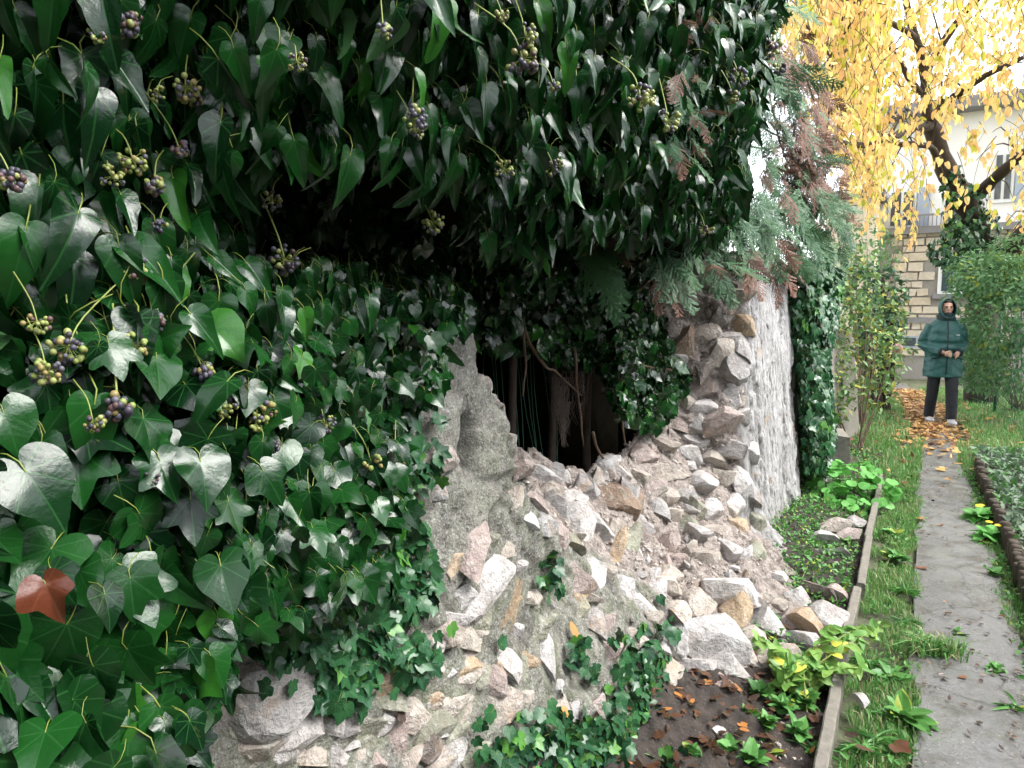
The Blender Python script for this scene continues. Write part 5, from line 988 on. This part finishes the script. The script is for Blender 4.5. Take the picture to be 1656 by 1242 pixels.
p2 = np.column_stack([rg.uniform(-1.2, 1.4, 420), rg.uniform(7, 16, 420), np.full(420, .05)]); p3 = np.column_stack([rg.normal(-1.3, .3, 260), rg.normal(11, 1.5, 260), np.full(260, .05)])
litter('leaf_carpet', 'carpet of yellow and orange fallen leaves on the far path', np.concatenate([pp, p2, p3]), .068, M['litter'], 58)
g1_ = np.column_stack([rg.uniform(-.9, -.24, 420), rg.uniform(2.0, 3.6, 420), np.zeros(420)]); g1_[:, 2] = bed_z(g1_)
litter('leaf_litter', 'dark rotting leaf litter on the soil at the wall foot', g1_, .04, M['litter_dark'], 59)
LT = tplset([OVAL, THREE], 4, (.5, 1.0), .25, 495, (-.1, .25), (-.3, .3), (.03, .08), .016); FM = [tpl_mesh('fallen_leaf', t, [M['litter']]) for t in LT]; FD = [tpl_mesh('fallen_leaf', t, [M['litter_dark']]) for t in LT]
def drop(px, py, sz, dark=0, lab='single yellow fallen leaf lying on the tarmac path', grp='leaves fallen on the path', p=None, rot=None):
    o = obj('fallen_leaf', (FD if dark else FM)[rs.randrange(4)]); p = ground(px, py, .03) if p is None else p; o.location = p; s_ = sz * ((p - CAM) @ CF) / F; o.scale = (s_, s_, s_); o.rotation_euler = rot or (rs.gauss(0, .15), rs.gauss(0, .15), rs.uniform(0, 6.28)); return tag(o, lab, 'leaf', grp)
for px, py, sz in ((1492, 838, 16), (1500, 918, 20), (1490, 722, 18), (1505, 735, 16), (1470, 748, 20), (1520, 760, 14), (1512, 705, 16), (1484, 770, 14), (1530, 730, 12), (1560, 1095, 12), (1480, 690, 18)): drop(px, py, sz)
for px, py, sz in ((1380, 1190, 22), (1385, 1205, 26), (1450, 1205, 30), (1105, 1138, 30), (1120, 1172, 24), (1128, 1215, 24), (1170, 1200, 24)): drop(px, py, sz, 1, 'brown withered leaf on the damp soil by the edging', 'brown leaves on the soil', ground(px, py, .06))
p = wpix(78, 1020, .50); o = drop(0, 0, 72, 1, 'large rust-brown dead leaf caught among the glossy ivy leaves', None, p + ZV * .05, (math.radians(-70), .3, 1.2 + 3.0)); o.data = tpl_mesh('fallen_leaf', leaf_tpl(THREE, HI, .45, .3, .1, 5, .2), [M['litter_dark']]); o.data.materials[0] = m_leaf('rust_leaf', (.085, .02, .009), (.10, .026, .011), (.14, .045, .02), (.25, .4), .2)
for px, py, sz in ((545, 880, 42), (488, 990, 50), (925, 1030, 26), (910, 1160, 24), (745, 530, 26), (640, 1165, 20), (1000, 1190, 22), (960, 1180, 22)):
    p, n, z = hit(px, py); drop(px, py, sz, 0 if px in (925, 910) else 1, 'curled brown dead leaf stuck on the wall face', 'dead leaves on the wall', p + nrm(n) * .03, (math.radians(60), rs.gauss(0, .4), rs.uniform(.5, 2)))
pb = scatter(420, .04, .6, 2.4, 9.5, lambda P: ~onpath(P), 15, -.2, .022, 2)
litter('leaf_scraps', 'tiny brown leaf scraps and twigs stuck on the wet path', pb, .022, M['litter_dark'], 61)
# pale specks on the path
a = Acc(); v0 = np.array([x.co[:] for x in PEBS[1].vertices]); t0 = np.array([[*p_.vertices] for p_ in PEBS[1].polygons])
P = scatter(2600, .05, .56, 2.3, 8, lambda P: ~onpath(P), 12, -.15, .022, 3)
for p in P: s_ = rs.uniform(.003, .008); a.add(v0 * (s_, s_ * .8, s_ * .5) + p, t0)
sp_ = a.build('path_grit', [M['stone']], None, False, 'stuff'); sp_.color = (.62, .55, .45, 1); tag(sp_, 'pale grit and seed specks strewn over the tarmac path', 'grit')
#@@PERSON
# ------------------------------------------------------------------ person walking on the path
def ringloft(secs, n=20):
    """secs: (centre xyz, rx, ry) stacked; returns a closed tube of elliptic rings in horizontal planes"""
    an = np.linspace(0, 2 * np.pi, n, endpoint=False); V = np.concatenate([np.column_stack([c[0] + rx * np.cos(an), c[1] + ry * np.sin(an), np.full(n, c[2])]) for c, rx, ry in secs]); m = len(secs)
    q = quads([[i * n + j, i * n + (j + 1) % n, (i + 1) * n + (j + 1) % n, (i + 1) * n + j] for i in range(m - 1) for j in range(n)]); k = len(V); V = np.concatenate([V, [secs[0][0]], [secs[-1][0]]])
    return V, np.concatenate([q, [[k, (j + 1) % n, j] for j in range(n)], [[k + 1, (m - 1) * n + j, (m - 1) * n + (j + 1) % n] for j in range(n)]])
def union(lst, voxel, sm):
    a = Acc()
    for v_, t_ in lst: a.add(v_, t_)
    return remesh(np.concatenate(a.V), np.concatenate(a.T), voxel, sm)
def ell(c, r_): return BV * np.asarray(r_) + np.asarray(c), BT
M['skin'] = m_plain('skin', (.52, .31, .23), .55, .06, 30); M['parka'] = m_plain('green_parka', (.016, .085, .078), .5, .22, 6, .25)
M['hair'] = m_plain('dark_hair', (.025, .018, .014), .6, .3, 60); M['trouser'] = m_plain('black_trousers', (.012, .013, .018), .8, .2, 20); M['shoe'] = m_plain('grey_shoe', (.55, .55, .57), .6, .1, 20); M['fleece'] = m_plain('dark_collar', (.012, .03, .035), .9, .2, 40); M['eye'] = m_plain('eye', (.02, .015, .012), .3); M['lip'] = m_plain('lip', (.36, .15, .12), .5); M['logo'] = m_plain('white_print', (.75, .78, .78), .6)
pp_ = ground(1519, 684); per = thing('person', 'person in a dark green hooded parka and black trousers walking along the path', 'person', pp_)
def A(v): return np.array(v, float)
hip = .86
legs = []
sh = {1: A([.10, -.16, 0]), -1: A([-.11, .12, 0])}      # +1 is the viewer's right: that foot leads
for s in (1, -1):
    f_ = sh[s]; legs.append(tube(curve([A([.085 * s, 0, .90]), A([.098 * s, f_[1] * .45 - .03, .50]), A([f_[0], f_[1], .09])], 12), np.linspace(.085, .043, 12), 12)); legs.append(ell(f_ + [0, -.06, .045], (.042, .12, .04)))
torso = ringloft([(A([0, 0, .84]), .15, .11), (A([0, 0, .98]), .16, .11), (A([0, 0, 1.15]), .16, .11), (A([0, 0, 1.32]), .18, .11), (A([0, 0, 1.42]), .12, .08), (A([0, -.01, 1.47]), .055, .055), (A([0, -.02, 1.56]), .05, .055)])
head = [ell((0, -.035, 1.615), (.074, .092, .112)), ell((0, -.05, 1.56), (.056, .07, .06)), ell((0, -.128, 1.60), (.014, .02, .024)), ell((0, -.119, 1.62), (.009, .015, .03)), ell((.073, -.02, 1.605), (.012, .022, .03)), ell((-.073, -.02, 1.605), (.012, .022, .03)), ell((0, -.116, 1.635), (.045, .018, .012)), ell((0, -.115, 1.555), (.026, .014, .012)), ell((0, -.1, 1.523), (.026, .02, .018))]
wr = {1: A([.12, -.19, 1.0]), -1: A([-.05, -.215, 1.005])}; el_ = {1: A([.235, .03, 1.11]), -1: A([-.25, .03, 1.09])}
arms = []
for s in (1, -1):
    arms.append(tube(curve([A([.17 * s, 0, 1.38]), el_[s], wr[s]], 12), np.linspace(.05, .028, 12), 10)); d_ = nrm(wr[s] - el_[s]); hnd = wr[s] + d_ * .05
    arms.append(ell(hnd, (.034, .026, .04)))
    for k in range(4): b0 = hnd + d_ * .02 + ZV * (.026 - .017 * k); arms.append(tube(np.array([b0, b0 + d_ * .035 - A([0, .012, 0]), b0 + d_ * (.055 - .004 * abs(k - 1)) + A([0, .012, -.006])]), [.0095, .0088, .0075], 6))
    arms.append(tube(np.array([hnd + ZV * .02, hnd + d_ * .02 + ZV * .045 - A([0, .014, 0]), hnd + d_ * .05 + ZV * .045 - A([0, .018, 0])]), [.011, .010, .008], 6))
V, T, _n = union(legs + [torso] + head + arms, .007, 2); obj('body', mesh_of('body', V, T, [M['skin']]), per)
for s in (1, -1):
    obj('eye', mesh_of('eye', *ell((.03 * s, -.121, 1.617), (.011, .006, .006)), [M['eye']]), per); v_, t_ = tube(np.array([[.012 * s, -.128, 1.633], [.03 * s, -.13, 1.637], [.048 * s, -.118, 1.631]]), .0045, 6); obj('eyebrow', mesh_of('eyebrow', v_, t_, [M['hair']]), per)
v_, t_ = tube(np.array([[-.022, -.124, 1.557], [0, -.131, 1.559], [.022, -.124, 1.557]]), [.003, .006, .003], 6); obj('mouth', mesh_of('mouth', v_, t_, [M['lip']]), per)
# trousers
tr = []
for s in (1, -1):
    f_ = sh[s]; tr.append(tube(curve([A([.085 * s, 0, .92]), A([.10 * s, f_[1] * .45 - .03, .50]), A([f_[0], f_[1] + .005, .075])], 14), np.concatenate([np.linspace(.105, .078, 7), np.linspace(.076, .066, 7)]), 14))
tr.append(ringloft([(A([0, 0, .82]), .14, .11), (A([0, 0, .95]), .17, .125)])); V, T, nn_ = union(tr, .012, 2); V = V + nn_ * (.006 * fbm(V * (9, 9, 22), 3, 4))[:, None]; obj('trousers', mesh_of('trousers', V, T, [M['trouser']]), per)
for s in (1, -1):
    f_ = sh[s]; V, T, _n = union([ell(f_ + [0, -.08, .042], (.05, .135, .04)), ell(f_ + [0, .0, .065], (.048, .062, .055))], .008, 2); V[:, 2] = np.maximum(V[:, 2], .004); s_ = obj('shoe', mesh_of('shoe', V, T, [M['shoe']]), per)
    v_, t_ = ringloft([(f_ + [0, -.07, .001], .05, .14), (f_ + [0, -.07, .02], .053, .145)], 16); obj('sole', mesh_of('sole', v_, t_, [M['frame']], smooth=False), s_)
# parka
pk = [ringloft([(A([0, .0, .66]), .245, .175), (A([0, 0, .74]), .245, .175), (A([0, 0, .90]), .235, .175), (A([0, 0, 1.05]), .225, .17), (A([0, 0, 1.20]), .225, .165), (A([0, 0, 1.32]), .21, .15), (A([0, 0, 1.40]), .175, .125), (A([0, -.01, 1.45]), .13, .105), (A([0, -.015, 1.50]), .095, .095)])]
for s in (1, -1):
    pk.append(tube(curve([A([.16 * s, .01, 1.37]), A([.215 * s, .02, 1.25]), el_[s], wr[s] + (el_[s] - wr[s]) * .12], 16), np.concatenate([np.linspace(.08, .07, 8), np.linspace(.07, .056, 8)]), 14))
V, T, nn_ = union(pk, .012, 3); fo = .016 * fbm(V * (7, 7, 16), 4, 5) + .008 * np.sin(V[:, 2] * 60 + 4 * V[:, 0]) * np.exp(-((V[:, 2] - 1.05) / .13) ** 2)
V = V + nn_ * fo[:, None]; kp = V[:, 2] > .675; pa = obj('parka', mesh_of('parka', V, T, [M['parka']]), per)
v_, t_ = tube(np.array([[0.0, -.178, .70], [0.005, -.186, .92], [0.0, -.182, 1.1], [0, -.175, 1.3], [0, -.125, 1.45]]), .007, 6); obj('zip_flap', mesh_of('zip_flap', v_, t_, [M['fleece']]), pa)
for s in (1, -1):
    v_, t_ = box((.13 * s, -.168, .93), (.12, .02, .018), np.array(Matrix.Rotation(.25 * s, 3, 'Y'))); obj('pocket_flap', mesh_of('pocket_flap', v_, t_, [M['fleece']]), pa)
    w0 = wr[s] + (el_[s] - wr[s]) * .14; v_, t_ = tube(np.array([w0, w0 + nrm(wr[s] - el_[s]) * .03]), .062, 12); obj('cuff', mesh_of('cuff', v_, t_, [M['fleece']]), pa)
v_, t_ = box((.115, -.166, 1.245), (.045, .012, .008)); obj('chest_print', mesh_of('chest_print', v_, t_, [M['logo']]), pa)
# hood with open front and collar
th = np.linspace(0, 2 * np.pi, 26, endpoint=False); V = []; rows = 12
for k in range(rows):
    f = k / (rows - 1); y = -.125 + f * .245; rx = .098 * math.sqrt(max(.0, 1 - max(0, (f - .35) / .65) ** 2.2)) + .004; rz_ = .138 * math.sqrt(max(.0, 1 - max(0, (f - .35) / .65) ** 2.2)) + .004
    if k == 0: rx *= .93; rz_ *= .95
    V.append(np.column_stack([rx * np.cos(th), np.full(26, y) + .035 * np.sin(th) * (1 - f) + .0, 1.615 + rz_ * np.sin(th) - .01]))
V = np.concatenate(V); q = quads([[i * 26 + j, i * 26 + (j + 1) % 26, (i + 1) * 26 + (j + 1) % 26, (i + 1) * 26 + j] for i in range(rows - 1) for j in range(26)])
V = V + .006 * np.stack([fbm(V * 14 + k * 3, 2, k) for k in range(3)], 1)
ho_ = obj('hood', mesh_of('hood', V, q, [M['parka']]), per); md = ho_.modifiers.new('thick', 'SOLIDIFY'); md.thickness = .008; md.offset = 1
V, T, _n = union([ell((0, .0, 1.63), (.084, .095, .115)), ell((0, -.07, 1.70), (.055, .04, .03))], .012, 1); kk = (V[:, 1] > -.075) | (V[:, 2] > 1.668); V = np.where((kk)[:, None], V, V + [0, .06, 0]); obj('hair', mesh_of('hair', V, T, [M['hair']]), per)
v_, t_ = ringloft([(A([0, -.02, 1.44]), .125, .115), (A([0, -.03, 1.50]), .105, .11), (A([0, -.035, 1.545]), .10, .108)], 22); obj('collar', mesh_of('collar', v_[:-2], t_[:-44], [M['fleece']]), per)
per.rotation_euler = (0, 0, math.radians(12)); per.scale = (1.04, 1.04, 1.03)
